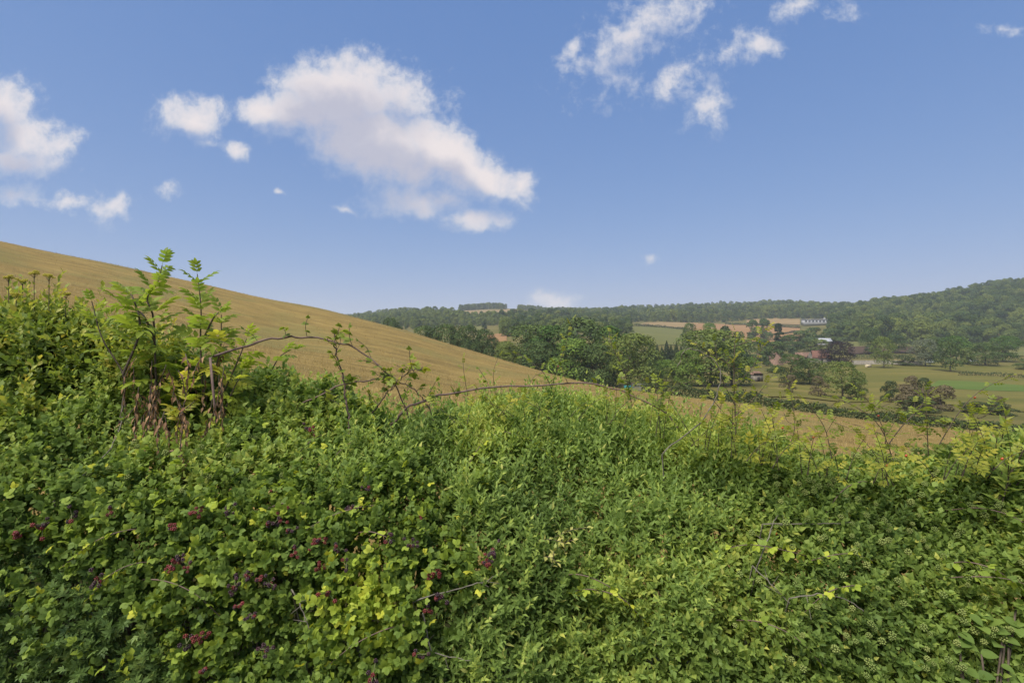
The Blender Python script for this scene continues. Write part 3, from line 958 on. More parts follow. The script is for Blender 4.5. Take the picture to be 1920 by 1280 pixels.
# ------------------------------------------------------------------ buildings and small things in the valley
M_red = plain_mat('red clay tiles', (.165, .078, .052), .85, .4, .9, .3)
M_rust_roof = plain_mat('old orange tiles', (.20, .12, .08), .85, .4, .9, .3)
M_brick = plain_mat('brick wall', (.33, .21, .15), .9, .3, 1.5, .3)
M_stone = plain_mat('pale stone', (.27, .24, .19), .9, .3, 1.2, .3)
M_white = plain_mat('white render', (.38, .38, .37), .8, .12, .6)
M_slate = plain_mat('grey sheet roof', (.40, .41, .43), .6, .2, .5)
M_glass = plain_mat('window glass', (.03, .035, .04), .15, .2, 1.0, spec=.6)
M_darkwood = plain_mat('dark boarding', (.035, .03, .028), .8, .3, 1.5)
M_steel = plain_mat('galvanised steel', (.24, .25, .25), .45, .2, 5.0)
M_turq = plain_mat('turquoise plastic', (.05, .32, .31), .5, .15, 3.0)
M_straw = plain_mat('straw', (.62, .52, .33), .95, .25, 3.0, .4)
M_tyre = plain_mat('tyre rubber', (.03, .03, .03), .8, .2, 5.0)
M_carpaint = plain_mat('pale car paint', (.62, .63, .64), .35, .05, 3.0)


def house(u, vbase_y, w, d, eave, ridge, rz, wallm, roofm, name, label, wins=3, chimney=False, door=True, hip=0.0):
    """gabled building: wall, roof, door, windows; width w along its own x"""
    Y = vbase_y
    x = (u - 960) / F * Y
    r = empty(name, (x, Y, float(ground(x, Y)) - .15), rz)
    b = Bag()
    hw, hd = w / 2, d / 2
    V = [(-hw, -hd, 0), (hw, -hd, 0), (hw, hd, 0), (-hw, hd, 0), (-hw, -hd, eave), (hw, -hd, eave), (hw, hd, eave), (-hw, hd, eave), (-hw, 0, ridge - .12), (hw, 0, ridge - .12)]
    b.add(V, [(0, 1, 5, 4), (2, 3, 7, 6), (1, 2, 6, 5), (3, 0, 4, 7)])
    b.add(V, [(4, 7, 8), (5, 9, 6)])
    link('wall', b.mesh('wall', wallm), r, False)
    ov, th = .35, .16
    sl = (ridge - eave) / hd
    b = Bag()
    for sgn in (-1, 1):
        yo, zo = sgn * (hd + ov), eave - ov * sl
        xe = hw + ov
        xr = xe - hip
        Vr = [(-xe, yo, zo), (xe, yo, zo), (xr, 0, ridge), (-xr, 0, ridge), (-xe, yo, zo + th), (xe, yo, zo + th), (xr, 0, ridge + th), (-xr, 0, ridge + th)]
        b.add(Vr, [(0, 1, 2, 3), (4, 7, 6, 5), (0, 4, 5, 1), (1, 5, 6, 2), (0, 3, 7, 4)])
    rf = link('roof', b.mesh('roof', roofm), r, False)
    V_, Q_ = tube([(-hw - .2 + hip, 0, ridge + th), (hw + .2 - hip, 0, ridge + th)], .14, 6)
    link('ridge_tiles', Bag().add(V_, Q_).mesh('ridge_tiles', roofm), rf, False)
    if chimney:
        link('chimney', Bag().box(hw * .5, hw * .5 + .9, -.4, .4, ridge - .6, ridge + 1.3).box(hw * .5 - .1, hw * .5 + 1.0, -.5, .5, ridge + 1.3, ridge + 1.5).mesh('chimney', M_brick), rf, False)
    for i in range(wins):
        cx = -hw + w * (i + .5) / wins
        if door and i == wins // 2:
            link('door', Bag().box(cx - .6, cx + .6, -hd - .05, -hd + .05, 0, 2.1).mesh('door', M_darkwood), r, False)
            continue
        wn = link('window', Bag().box(cx - .7, cx + .7, -hd - .04, -hd + .04, eave * .38, eave * .38 + 1.2).mesh('window', M_glass), r, False)
        fb = Bag()
        for (a0, a1, c0_, c1_) in ((-.8, .8, -.1, 0), (-.8, .8, 1.2, 1.3), (-.8, -.7, 0, 1.2), (.7, .8, 0, 1.2), (-.04, .04, 0, 1.2)):
            fb.box(cx + a0, cx + a1, -hd - .09, -hd + .03, eave * .38 + c0_, eave * .38 + c1_)
        link('frame', fb.mesh('frame', M_white), wn, False)
    tag(r, label, 'building')
    return r


house(1536, 312, 10.5, 7, 3.2, 7.0, -.12, M_stone, M_red, 'red_roofed_barn', 'stone barn with red tiled roof beside the copper beech', 3, hip=1.2)
house(1507, 322, 7.5, 6, 3.0, 5.6, -.1, M_darkwood, M_rust_roof, 'boarded_barn', 'dark boarded barn with old tiles next to the red roof', 2, door=False)
house(1486, 300, 7.0, 6, 2.8, 5.4, .1, M_brick, M_rust_roof, 'brick_cottage', 'low brick cottage with faded orange roof at the farm', 3, True)
house(1452, 290, 6.5, 7.5, 3.4, 6.8, 1.4, M_brick, M_rust_roof, 'gabled_farmhouse', 'brick farmhouse turning its orange gable to the meadow', 2, True)
house(1414, 310, 7.0, 5, 2.4, 4.2, .1, M_stone, M_rust_roof, 'garden_building', 'small stone outbuilding among dark garden trees', 2)
house(1545, 452, 10.0, 8, 3.0, 5.4, -.1, M_white, M_slate, 'grey_roofed_shed', 'shed with pale grey roof among trees above the farm', 2)
house(1500, 1040, 9.0, 7, 5.0, 8.0, .1, M_white, M_slate, 'white_house', 'tiny white house buried in the far ridge wood', 2)

# the long white building on the slope
x, y = hit(1548, 609, 480)
lb = empty('long_white_building', (x, y, float(ground(x, y)) - .3), -.05)
zl = max((EYE + (HZ - 598.5) / F * y) - lb.location.z, 4.5)
HWL = 42.0 / F * y
link('wall', Bag().box(-HWL, HWL, -4, 4, 0, zl - .5).mesh('wall', M_white), lb, False)
rf = link('roof', Bag().box(-HWL - .5, HWL + .5, -4.6, 4.6, zl - .5, zl).mesh('roof', M_white), lb, False)
link('chimney', Bag().box(-2.6, -.9, -1, 1, zl, zl + 1.8).mesh('chimney', M_white), rf, False)
for i in range(13):
    cx = -HWL + HWL * 2 / 13 * (i + .5)
    wn = link('window', Bag().box(cx - 1.4, cx + 1.4, -4.06, -3.9, zl - 3.4, zl - 1.5).mesh('window', M_glass), lb, False)
    link('sill', Bag().box(cx - 1.6, cx + 1.6, -4.25, -3.98, zl - 3.6, zl - 3.42).mesh('sill', M_white), wn, False)
link('door', Bag().box(-.9, .9, -4.08, -3.9, 0, 2.2).mesh('door', M_darkwood), lb, False)
tag(lb, 'long low white building on the slope below the far wood', 'building')

# stone hut by the meadow corner
x, y = gpt(1418, 172)
ht = empty('stone_hut', (x, y, float(ground(x, y)) - .1), .1)
ht.scale = (.8, .8, .8)
link('wall', Bag().box(-2.0, 2.0, -1.6, 1.6, 0, 3.0).mesh('wall', M_stone), ht, False)
link('roof', Bag().add([(-2.3, -1.9, 2.95), (2.3, -1.9, 2.95), (2.3, 1.9, 2.95), (-2.3, 1.9, 2.95), (-1.2, 0, 4.3), (1.2, 0, 4.3)], [(0, 1, 5, 4), (2, 3, 4, 5), (0, 3, 2, 1)]).add([(-2.3, -1.9, 2.95), (-2.3, 1.9, 2.95), (-1.2, 0, 4.3), (2.3, -1.9, 2.95), (2.3, 1.9, 2.95), (1.2, 0, 4.3)], [(1, 0, 2), (3, 4, 5)]).mesh('roof', M_rust_roof), ht, False)
link('door', Bag().box(-.5, .5, -1.66, -1.55, 0, 2.0).mesh('door', M_darkwood), ht, False)
tag(ht, 'small pale stone hut at the corner of the meadow', 'hut')

# kitchen garden: dug plot, green strip, pale stone wall on its near side
patch('garden_plot', [(1590, 665), (1650, 664), (1716, 663)], [(1590, 651), (1650, 650), (1716, 651)], M_soil, 'dug brown garden plot beside the copper beech', 250, .4)
wl = [np.array(hit(u, v, 210)) for u, v in [(1598, 683), (1640, 683), (1690, 684), (1730, 685)]]
wx = curve([np.array([*p_, 0]) for p_ in wl], 60)
gw = empty('garden_wall', (wx[0, 0], wx[0, 1], float(ground(wx[0, 0], wx[0, 1]))))
b = Bag()
for i in range(59):
    p0, p1 = wx[i], wx[i + 1]
    d_ = unit(p1 - p0) * .25
    nx_, ny_ = -d_[1], d_[0]
    hgt = 1.7 + .08 * (i % 3)
    z0, z1 = float(ground(p0[0], p0[1])) - .3, float(ground(p1[0], p1[1])) - .3
    Vb = [(p0[0] - nx_, p0[1] - ny_, z0), (p1[0] - nx_, p1[1] - ny_, z1), (p1[0] + nx_, p1[1] + ny_, z1), (p0[0] + nx_, p0[1] + ny_, z0)]
    Vb += [(a, c_, e + hgt + .3) for a, c_, e in Vb]
    b.add(Vb, [(0, 1, 5, 4), (2, 3, 7, 6), (4, 5, 6, 7), (0, 4, 7, 3), (1, 2, 6, 5)])
link('masonry', b.mesh('masonry', M_stone), gw)
b = Bag()
for i in range(59):
    p0, p1 = wx[i], wx[i + 1]
    d_ = unit(p1 - p0) * .34
    z0 = float(ground(p0[0], p0[1])) + 1.78
    b.add([(p0[0] + d_[1], p0[1] - d_[0], z0), (p1[0] + d_[1], p1[1] - d_[0], z0), (p1[0] - d_[1], p1[1] + d_[0], z0), (p0[0] - d_[1], p0[1] + d_[0], z0),
           (p0[0], p0[1], z0 + .25), (p1[0], p1[1], z0 + .25)], [(0, 1, 5, 4), (2, 3, 4, 5)])
link('coping', b.mesh('coping', M_stone), gw)
tag(gw, 'pale stone garden wall behind the lone bright green tree', 'wall')
hedgerow([hit(u, v, 230) for u, v in [(1600, 673), (1650, 672), (1710, 672)]], 2.4, 2.2, 'clipped green hedge between the dug plot and the stone wall', card=.35, dens=12)

# straw bale lying on the meadow, parked cars, water trough, gate
x, y = hit(1628, 689, 170)
bl = empty('hay_bale', (x, y, float(ground(x, y)) + .1), .15)
ang_ = np.linspace(0, 2 * np.pi, 18, endpoint=False)
V_, Q_ = tube([(-1.2, 0, .7), (-1.15, 0, .7), (1.15, 0, .7), (1.2, 0, .7)], [.6, .7, .7, .6], 18)
link('bale', Bag().add(V_, Q_).add(V_[:18], [[0, i, i + 1] for i in range(1, 17)]).add(V_[-18:], [[0, i + 1, i] for i in range(1, 17)]).mesh('bale', M_straw, True), bl, False)
b = Bag()
for xx_ in (-.7, 0, .7):
    V_, Q_ = tube([(xx_ - .05, 0, .7), (xx_ + .05, 0, .7)], .715, 18); b.add(V_, Q_)
link('twine', b.mesh('twine', M_darkwood), bl, False)
tag(bl, 'pale straw bale lying on the grass near the copper beech', 'bale')


def car(u, v, y0, rz, label):
    x, y = hit(u, v, y0)
    r = empty('parked_car', (x, y, float(ground(x, y)) + .12), rz)
    prof = [(-2.1, .35), (-2.15, .8), (-1.95, 1.0), (-1.5, 1.05), (-.9, 1.5), (.7, 1.52), (1.35, 1.02), (2.0, .85), (2.12, .6), (2.05, .35)]
    n = len(prof)
    V = [(a, -.85, c_) for a, c_ in prof] + [(a, .85, c_) for a, c_ in prof]
    b_ = Bag().add(V, [(i, (i + 1) % n, n + (i + 1) % n, n + i) for i in range(n)])
    b_.add(V, [(0, n - 1 - i, n - 2 - i) for i in range(n - 2)]).add(V, [(n, n + i + 1, n + i + 2) for i in range(n - 2)])
    link('body', b_.mesh('body', M_carpaint), r, False)
    for s_ in (-1, 1):
        link('side_window', Bag().add([(-1.25, s_ * .86, 1.08), (1.1, s_ * .86, 1.08), (.62, s_ * .86, 1.44), (-.85, s_ * .86, 1.44)], [(0, 1, 2, 3)]).mesh('side_window', M_glass), r, False)
        for wx_ in (-1.3, 1.3):
            V_, Q_ = tube([(wx_, s_ * .72, .33), (wx_, s_ * .9, .33)], .33, 12)
            wh = link('wheel', Bag().add(V_, Q_).add(V_[:12], [[0, i, i + 1] for i in range(1, 11)]).add(V_[-12:], [[0, i + 1, i] for i in range(1, 11)]).mesh('wheel', M_tyre, True), r, False)
    tag(r, label, 'car')


car(1744, 681, 200, .1, 'pale car parked under the silvery tree')
car(1822, 679, 200, .3, 'pale car parked by the round dark tree pair')

x, y = gpt(1179, 79)
tr_ = empty('water_trough', (x, y, float(ground(x, y)) + .05), .1)
b = Bag().box(-.65, .65, -.3, .3, 0, .06).box(-.65, -.59, -.3, .3, .06, .6).box(.59, .65, -.3, .3, .06, .6).box(-.59, .59, -.3, -.24, .06, .6).box(-.59, .59, .24, .3, .06, .6)
link('tank', b.mesh('tank', M_turq), tr_, False)
link('rim', Bag().box(-.7, .7, -.35, -.2, .6, .65).box(-.7, .7, .2, .35, .6, .65).box(-.7, -.55, -.2, .2, .6, .65).box(.55, .7, -.2, .2, .6, .65).mesh('rim', M_turq), tr_, False)
tag(tr_, 'turquoise water trough at the field edge below the tree clump', 'trough')
x, y = gpt(1200, 78.5)
ga = empty('field_gate', (x, y, float(ground(x, y)) + .05), -.2)
for zz_ in (.25, .45, .65, .88, 1.12):
    V_, Q_ = tube([(-1.1, 0, zz_), (1.1, 0, zz_)], .025, 6)
    link('bar', Bag().add(V_, Q_).mesh('bar', M_steel), ga, False)
for xx_ in (-1.1, 0, 1.1):
    V_, Q_ = tube([(xx_, .02, .2), (xx_, .02, 1.15)], .03, 6)
    link('upright', Bag().add(V_, Q_).mesh('upright', M_steel), ga, False)
for xx_ in (-1.3, 1.3):
    V_, Q_ = tube([(xx_, 0, -.3), (xx_, 0, 1.35)], .09, 8)
    link('gate_post', Bag().add(V_, Q_).mesh('gate_post', M_bark), ga, False)
tag(ga, 'grey metal field gate beside the turquoise trough', 'gate')
# ------------------------------------------------------------------ the hedge in front
# profile of the hedge at some directions: (photo row, depth) from its lower face up to its crest
PROF = [
    (-900, [(1310, 1.45), (1050, 1.8), (850, 2.3), (680, 2.8), (520, 3.2)]),
    (-300, [(1310, 1.5), (1060, 1.8), (880, 2.2), (700, 2.8), (530, 3.3)]),
    (0, [(1300, 1.6), (1080, 1.85), (940, 2.15), (760, 2.8), (552, 3.5)]),
    (130, [(1300, 1.62), (1080, 1.87), (940, 2.15), (770, 2.85), (572, 3.55)]),
    (250, [(1300, 1.65), (1080, 1.9), (940, 2.2), (800, 2.95), (622, 3.6)]),
    (400, [(1300, 1.65), (1080, 1.95), (940, 2.25), (825, 3.0), (712, 3.7)]),
    (560, [(1300, 1.7), (1100, 1.95), (960, 2.3), (840, 3.0), (718, 3.9)]),
    (680, [(1300, 1.72), (1100, 1.97), (960, 2.35), (850, 3.0), (745, 3.8)]),
    (750, [(1300, 1.75), (1100, 2.0), (960, 2.4), (860, 3.0), (792, 3.6)]),
    (820, [(1300, 1.78), (1105, 2.05), (965, 2.45), (855, 3.1), (765, 4.0)]),
    (920, [(1300, 1.8), (1110, 2.1), (970, 2.5), (850, 3.2), (738, 4.4)]),
    (1100, [(1300, 1.85), (1120, 2.15), (980, 2.55), (850, 3.3), (748, 4.6)]),
    (1250, [(1300, 1.85), (1120, 2.15), (980, 2.55), (865, 3.2), (780, 4.3)]),
    (1380, [(1300, 1.82), (1120, 2.12), (985, 2.52), (880, 3.1), (812, 3.9)]),
    (1480, [(1300, 1.8), (1120, 2.1), (990, 2.5), (890, 3.0), (838, 3.6)]),
    (1700, [(1300, 1.75), (1110, 2.05), (985, 2.45), (905, 2.9), (862, 3.3)]),
    (1850, [(1300, 1.7), (1090, 2.0), (960, 2.4), (880, 2.9), (838, 3.35)]),
    (2100, [(1310, 1.65), (1080, 1.9), (940, 2.3), (850, 2.8), (790, 3.3)]),
    (2800, [(1310, 1.5), (1080, 1.8), (940, 2.2), (850, 2.7), (790, 3.2)]),
]
PU = np.array([p[0] for p in PROF], float)
PV = np.array([[a for a, b in p[1]] for p in PROF], float)
PY = np.array([[b for a, b in p[1]] for p in PROF], float)
low = np.interp(PU, [0, 250, 400, 680, 750, 900, 1100, 1400, 1800, 2000], [48, 40, 14, 18, 34, 18, 14, 22, 28, 0])
PV[:, 4] += low                 # the shoots set on the crest reach up to the photo's outline
PY = 1.25 + .5 * PY             # a steep near face, rounding over to the crest
PZ = (HZ - PV) / F * PY
# add foot, back shoulder and back foot
PYa = np.hstack([PY[:, :1] - .22, PY, PY[:, -1:] + .55, PY[:, -1:] + .95])
PZa = np.hstack([np.full((len(PU), 1), -2.35), PZ, PZ[:, -1:] - .22, np.full((len(PU), 1), -2.3)])


def canopy(u, s):
    """u photo column, s 0..7 along the profile -> world point"""
    u = np.asarray(u, float); s = np.asarray(s, float)
    Yc = np.stack([np.interp(u, PU, PYa[:, i]) for i in range(8)], -1)
    Zc = np.stack([np.interp(u, PU, PZa[:, i]) for i in range(8)], -1)
    i = np.clip(np.floor(s).astype(int), 0, 6); f = s - i
    ar = np.arange(len(u))
    y = Yc[ar, i] * (1 - f) + Yc[ar, i + 1] * f
    z = Zc[ar, i] * (1 - f) + Zc[ar, i + 1] * f
    x = (u - 960) / F * y
    return np.stack([x, y, z + EYE], -1)


def surf(N, seed, umin=-700, umax=2600, smin=.25, smax=6.6):
    """about N points spread evenly over the hedge, lumpy: position, normal, photo column and row"""
    g = np.random.default_rng(seed)
    M = N * 4
    u = g.uniform(umin, umax, M); s = g.uniform(smin, smax, M)
    e = 1e-2
    Pa = canopy(u, s)
    du = canopy(u + 4, s) - canopy(u - 4, s)
    s1, s0 = np.minimum(s + .12, 7), np.maximum(s - .12, 0)
    ds = (canopy(u, s1) - canopy(u, s0)) / (s1 - s0)[:, None]
    n = np.cross(du / 8, ds)
    ar = np.linalg.norm(n, axis=1)
    nn = unit(n)
    nn = np.where(((nn[:, 1] > 0) & (nn[:, 2] < 0.0))[:, None], -nn, nn)
    keep = g.random(M) < np.clip(ar / np.percentile(ar, 92), 0, 1)
    idx = np.where(keep)[0][:N]
    Pa, nn, u, s = Pa[idx], nn[idx], u[idx], s[idx]
    lump = .075 * vnoise(Pa * 2.9, 11) + .05 * vnoise(Pa * 6.3, 12) + .025 * vnoise(Pa * 14, 13)
    Pa = Pa + nn * lump[:, None]
    uu = 960 + Pa[:, 0] / Pa[:, 1] * F
    vv = HZ - (Pa[:, 2] - EYE) / Pa[:, 1] * F
    return Pa, nn, uu, vv, s, g


# leaf outlines -------------------------------------------------------------
def leaf_t(wid, rows, fold=.22, curl=.12, tip=.02):
    """a leaf one unit long along +Y, folded on its midrib; rows = (position, half width)"""
    V, Q = [], []
    for t, w in rows:
        z = -curl * (t - .2) ** 2
        hw = w * wid
        V += [(-hw, t, z + fold * hw), (0, t, z), (hw, t, z + fold * hw)]
    for i in range(len(rows) - 1):
        a = i * 3
        Q += [(a, a + 1, a + 4, a + 3), (a + 1, a + 2, a + 5, a + 4)]
    return np.array(V), np.array(Q)


def join_t(parts):
    V, Q, n = [], [], 0
    for (v, q), M, t in parts:
        V.append(v @ np.asarray(M).T + np.asarray(t)); Q.append(q + n); n += len(v)
    return np.vstack(V), np.vstack(Q)


def rotz(a, s=1.0):
    c, d = math.cos(a) * s, math.sin(a) * s
    return np.array([[c, -d, 0], [d, c, 0], [0, 0, s]])


def rotx(a):
    c, d = math.cos(a), math.sin(a)
    return np.array([[1, 0, 0], [0, c, -d], [0, d, c]])


LANCE = leaf_t(.19, [(0, .12), (.4, 1), (1, .05)], .3, .25)
OVATE = leaf_t(.40, [(0, .45), (.3, 1), (.7, .85), (1, .12)], .15, .2)
IVYL = leaf_t(.33, [(0, .3), (.22, 1), (.58, .66), (1, .04)], .25, .3)
SMALL = leaf_t(.30, [(0, .2), (.45, 1), (1, .08)], .3, .2)
LOBED = join_t([(leaf_t(.17, [(0, .5), (.55, 1), (1, .15)], .3, .1), rotz(a, s), (0, .12, 0)) for a, s in ((0, 1), (.75, .72), (-.75, .72), (1.5, .5), (-1.5, .5))])
BRAMB = join_t([(OVATE, rotz(0, 1) @ rotx(-.1), (0, .28, 0)), (OVATE, rotz(1.15, .88) @ rotx(-.15), (0, .2, 0)), (OVATE, rotz(-1.15, .88) @ rotx(-.15), (0, .2, 0))])


def pinnate(pairs, lf, ln, spread=1.0, curl=.25):
    parts = []
    for i in range(pairs):
        y = .25 + .55 * i / max(pairs - 1, 1)
        z = -curl * y * y
        for sg in (1, -1):
            parts.append((lf, rotz(sg * spread, ln) @ rotx(-.2), (0, y, z)))
    parts.append((lf, rotz(0, ln * 1.05) @ rotx(-.35), (0, .85, -curl * .72)))
    w = .007
    st = (np.array([(-w, 0, 0), (w, 0, 0), (w * .6, .85, -curl * .72), (-w * .6, .85, -curl * .72), (w, .45, -curl * .2), (-w, .45, -curl * .2)]), np.array([(0, 1, 4, 5), (5, 4, 2, 3)]))
    parts.append((st, np.eye(3), (0, 0, 0)))
    return join_t(parts)


ELDER = pinnate(3, leaf_t(.23, [(0, .2), (.35, 1), (.7, .7), (1, .04)], .25, .3), .5, .95, .3)
ROSE = pinnate(3, SMALL, .36, 1.05, .15)


def sprig(nl, length, lsize, opposite, g, spread=.95, tmin=.15):
    """leaf frames of a small twig growing along +Z: list of 3x3 (columns side, along leaf, normal; scaled) and offsets"""
    Ms, ts = [], []
    a = g.random() * 6.28
    for i in range(nl):
        if opposite:
            kk = i // 2
            t = tmin + (1 - tmin) * kk / max((nl - 1) // 2, 1)
            an = a + kk * 1.57 + (i % 2) * np.pi + g.normal(0, .2)
        else:
            t = tmin + (1 - tmin) * i / max(nl - 1, 1)
            an = a + i * 2.4 + g.normal(0, .25)
        el = spread * (1.15 - .55 * t) + g.normal(0, .15)          # angle off the twig
        d = np.array([np.cos(an) * np.sin(el), np.sin(an) * np.sin(el), np.cos(el)])
        up = np.array([0, 0, 1.0])
        nrm = unit(up - d * (up @ d) + 1e-4)
        sd = np.cross(d, nrm)
        roll = g.normal(0, .35)
        sd, nrm = sd * np.cos(roll) + nrm * np.sin(roll), nrm * np.cos(roll) - sd * np.sin(roll)
        sz = lsize * g.uniform(.7, 1.15) * (1 - .25 * t)
        Ms.append(np.stack([sd, d, nrm], -1) * sz)
        ts.append((0, 0, t * length))
    return np.array(Ms), np.array(ts)


def frames(dirs, g):
    """rotation matrices taking +Z to dirs, with a random turn"""
    z = unit(dirs)
    x = unit(np.cross(z, unit(g.normal(0, 1, z.shape))))
    return np.stack([x, np.cross(z, x), z], -1)


FLAT = (np.array([(0, 0, 0), (.2, .45, .05), (0, 1, -.08), (-.2, .45, .05)]), np.array([(0, 1, 2, 3)]))


class Plant:
    """one plant of the hedge: gathers leaf frames, then writes 300 single leaves and the rest as one foliage part"""
    def __init__(self, name, label, cat, loc, tmpl, mat, group=None):
        self.root = empty(name, loc)
        tag(self.root, label, cat, group)
        self.t, self.mat = tmpl, mat
        self.M, self.o, self.r, self.out = [], [], [], []
        self.stems = Bag()

    def leaves(self, M, o, r, outer):
        self.M.append(M); self.o.append(o); self.r.append(r); self.out.append(outer)

    def scatter(self, P, N, g, sprigs, up=.55, nrm=.6, jit=.35, rnd=None, outer=None, scale=(.8, 1.2)):
        n = len(P)
        if n == 0:
            return
        d = nrm * N + np.array([0, 0, up]) + g.normal(0, jit, (n, 3))
        Fm = frames(d, g) * g.uniform(*scale, n)[:, None, None]
        which = g.integers(0, len(sprigs), n)
        for w in range(len(sprigs)):
            sel = np.where(which == w)[0]
            if not len(sel):
                continue
            Ms, ts = sprigs[w]
            A = np.einsum('nij,ljk->nlik', Fm[sel], Ms).reshape(-1, 3, 3)
            B = (np.einsum('nij,lj->nli', Fm[sel], ts) + P[sel][:, None]).reshape(-1, 3)
            L = len(ts)
            base = np.repeat(rnd[sel] if rnd is not None else np.full(len(sel), .5), L)
            rr_l = np.where(g.random(len(base)) < .02, 1.0, base + g.normal(0, .13, len(base)))
            self.leaves(A, B, np.clip(rr_l, 0, 1), np.repeat(outer[sel] if outer is not None else np.zeros(len(sel)), L))

    def finish(self, singles=300, name='leaf', foliage='foliage'):
        if self.stems.n:
            tag(link('stems', self.stems.mesh('stems', M_twig, True), self.root), kind='stuff')
        if not self.M:
            return
        M, o, r, out = np.concatenate(self.M), np.concatenate(self.o), np.concatenate(self.r), np.concatenate(self.out)
        T, Q = self.t
        y = np.maximum(o[:, 1], .2)
        u = 960 + o[:, 0] / y * F; v = HZ - (o[:, 2] - EYE) / y * F
        size = np.linalg.norm(M[:, :, 1], axis=1) / y
        face = np.abs((M[:, :, 2] * unit(o - np.array([0, 0, EYE]))).sum(1)) / np.linalg.norm(M[:, :, 2], axis=1)
        ok = (u > 5) & (u < 1915) & (v > 5) & (v < 1275) & (out <= .03)
        score = np.where(ok, size * (.35 + face), 0)
        order = np.argsort(-score)
        single = order[:singles][score[order[:singles]] > 0]
        rest = np.ones(len(o), bool); rest[single] = False
        loc = np.array(self.root.location)
        inner = rest & ((out > .036) | (u < -40) | (u > 1960) | (v > 1330))
        rest &= ~inner
        Vs, Qs, Rs, n0 = [], [], [], 0
        for msk, (TT, QQ), wide in ((rest, self.t, 1.0), (inner, FLAT, None)):
            if not msk.any():
                continue
            MM = M[msk]
            if wide is None:
                comp = float(np.ptp(T[:, 0])) > .8          # compound leaves: one broad leaflet stands for them
                MM = MM * (.9 if comp else 1.25)
                MM[:, :, 0] *= 1.5 if comp else float(np.ptp(T[:, 0])) / .40
            n = int(msk.sum())
            Vs.append(bake(TT, MM, o[msk])); Qs.append(rep_faces(QQ, len(TT), n) + n0); Rs.append(np.repeat(r[msk], len(QQ)))
            n0 += n * len(TT)
        if Vs:
            me_ = mesh_np(foliage, np.vstack(Vs), np.vstack(Qs), self.mat, {'rnd': ('FACE', np.concatenate(Rs))})
            tag(link(foliage, me_, self.root), kind='stuff')
        bins = np.linspace(0, 1, 9)
        var = [mesh_np(name, T, Q, self.mat, {'rnd': ('FACE', np.full(len(Q), b_))}) for b_ in bins]
        for i in single:
            ob = bpy.data.objects.new(name, var[int(round(r[i] * 8))])
            COL.objects.link(ob)
            ob.parent = self.root
            m4 = np.eye(4); m4[:3, :3] = M[i]; m4[:3, 3] = o[i] - loc
            ob.matrix_basis = Matrix(m4.tolist())


M_twig = plain_mat('twig bark', (.12, .09, .065), .85, .4, 30.0, .2)
M_cane = plain_mat('bramble cane', (.16, .105, .085), .7, .35, 25.0, .2)
M_grey = plain_mat('bare grey twig', (.17, .15, .115), .85, .3, 30.0, .2)
M_shoot = plain_mat('green shoot', (.12, .14, .045), .7, .3, 25.0)
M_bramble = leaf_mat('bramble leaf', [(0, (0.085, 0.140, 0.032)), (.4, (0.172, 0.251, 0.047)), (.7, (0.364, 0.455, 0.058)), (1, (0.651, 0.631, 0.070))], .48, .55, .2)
M_privet = leaf_mat('privet leaf', [(0, (0.115, 0.181, 0.046)), (.5, (0.262, 0.363, 0.085)), (.8, (0.484, 0.553, 0.112)), (1, (0.738, 0.650, 0.169))], .48, .55, .2)
M_ivy = leaf_mat('ivy leaf', [(0, (0.117, 0.186, 0.044)), (.5, (0.262, 0.355, 0.075)), (1, (0.542, 0.546, 0.113))], .48, .55, .2)
M_ygreen = leaf_mat('yellow-green shrub leaf', [(0, (0.084, 0.141, 0.032)), (.45, (0.214, 0.289, 0.048)), (.8, (0.392, 0.417, 0.067)), (1, (0.547, 0.457, 0.083))], .48, .5, .3)
M_lobed = leaf_mat('grey-green lobed leaf', [(0, (0.058, 0.103, 0.025)), (.6, (0.123, 0.191, 0.045)), (1, (0.248, 0.301, 0.059))], 0.3, .55, .3)
M_elder = leaf_mat('elder leaf', [(0, (0.210, 0.297, 0.046)), (.4, (0.364, 0.432, 0.052)), (.75, (0.616, 0.540, 0.078)), (1, (0.728, 0.540, 0.169))], .55, .5, .3)
M_dead = leaf_mat('withered leaf', [(0, (.16, .08, .045)), (1, (.36, .22, .12))], .2, .8, .1)
M_rose = leaf_mat('rose leaf', [(0, (0.125, 0.180, 0.036)), (.5, (0.250, 0.300, 0.042)), (1, (0.475, 0.420, 0.054))], .52, .5, .3)
M_umbel = leaf_mat('ivy flower head', [(0, (.13, .18, .045)), (1, (.25, .28, .08))], .1, .7, .2)
M_yflow = leaf_mat('yellow umbel', [(0, (.40, .38, .05)), (1, (.60, .50, .07))], .2, .7, .2)
M_cream = leaf_mat('cream variegated leaf', [(0, (.26, .30, .06)), (1, (.46, .42, .13))], .25, .5, .3)
M_berry_r = plain_mat('red berry', (.18, .022, .02), .35, .4, 60.0, spec=.5)
M_berry_k = plain_mat('black berry', (.022, .012, .018), .3, .4, 60.0, spec=.5, col2=(.06, .015, .025))
M_hip = plain_mat('rose hip', (.42, .075, .02), .35, .3, 60.0, spec=.5)


def gz_at(x, y):
    return float(ground(x, y))


def root_at(u, Y):
    x = (u - 960) / F * Y
    return (x, Y, gz_at(x, Y))


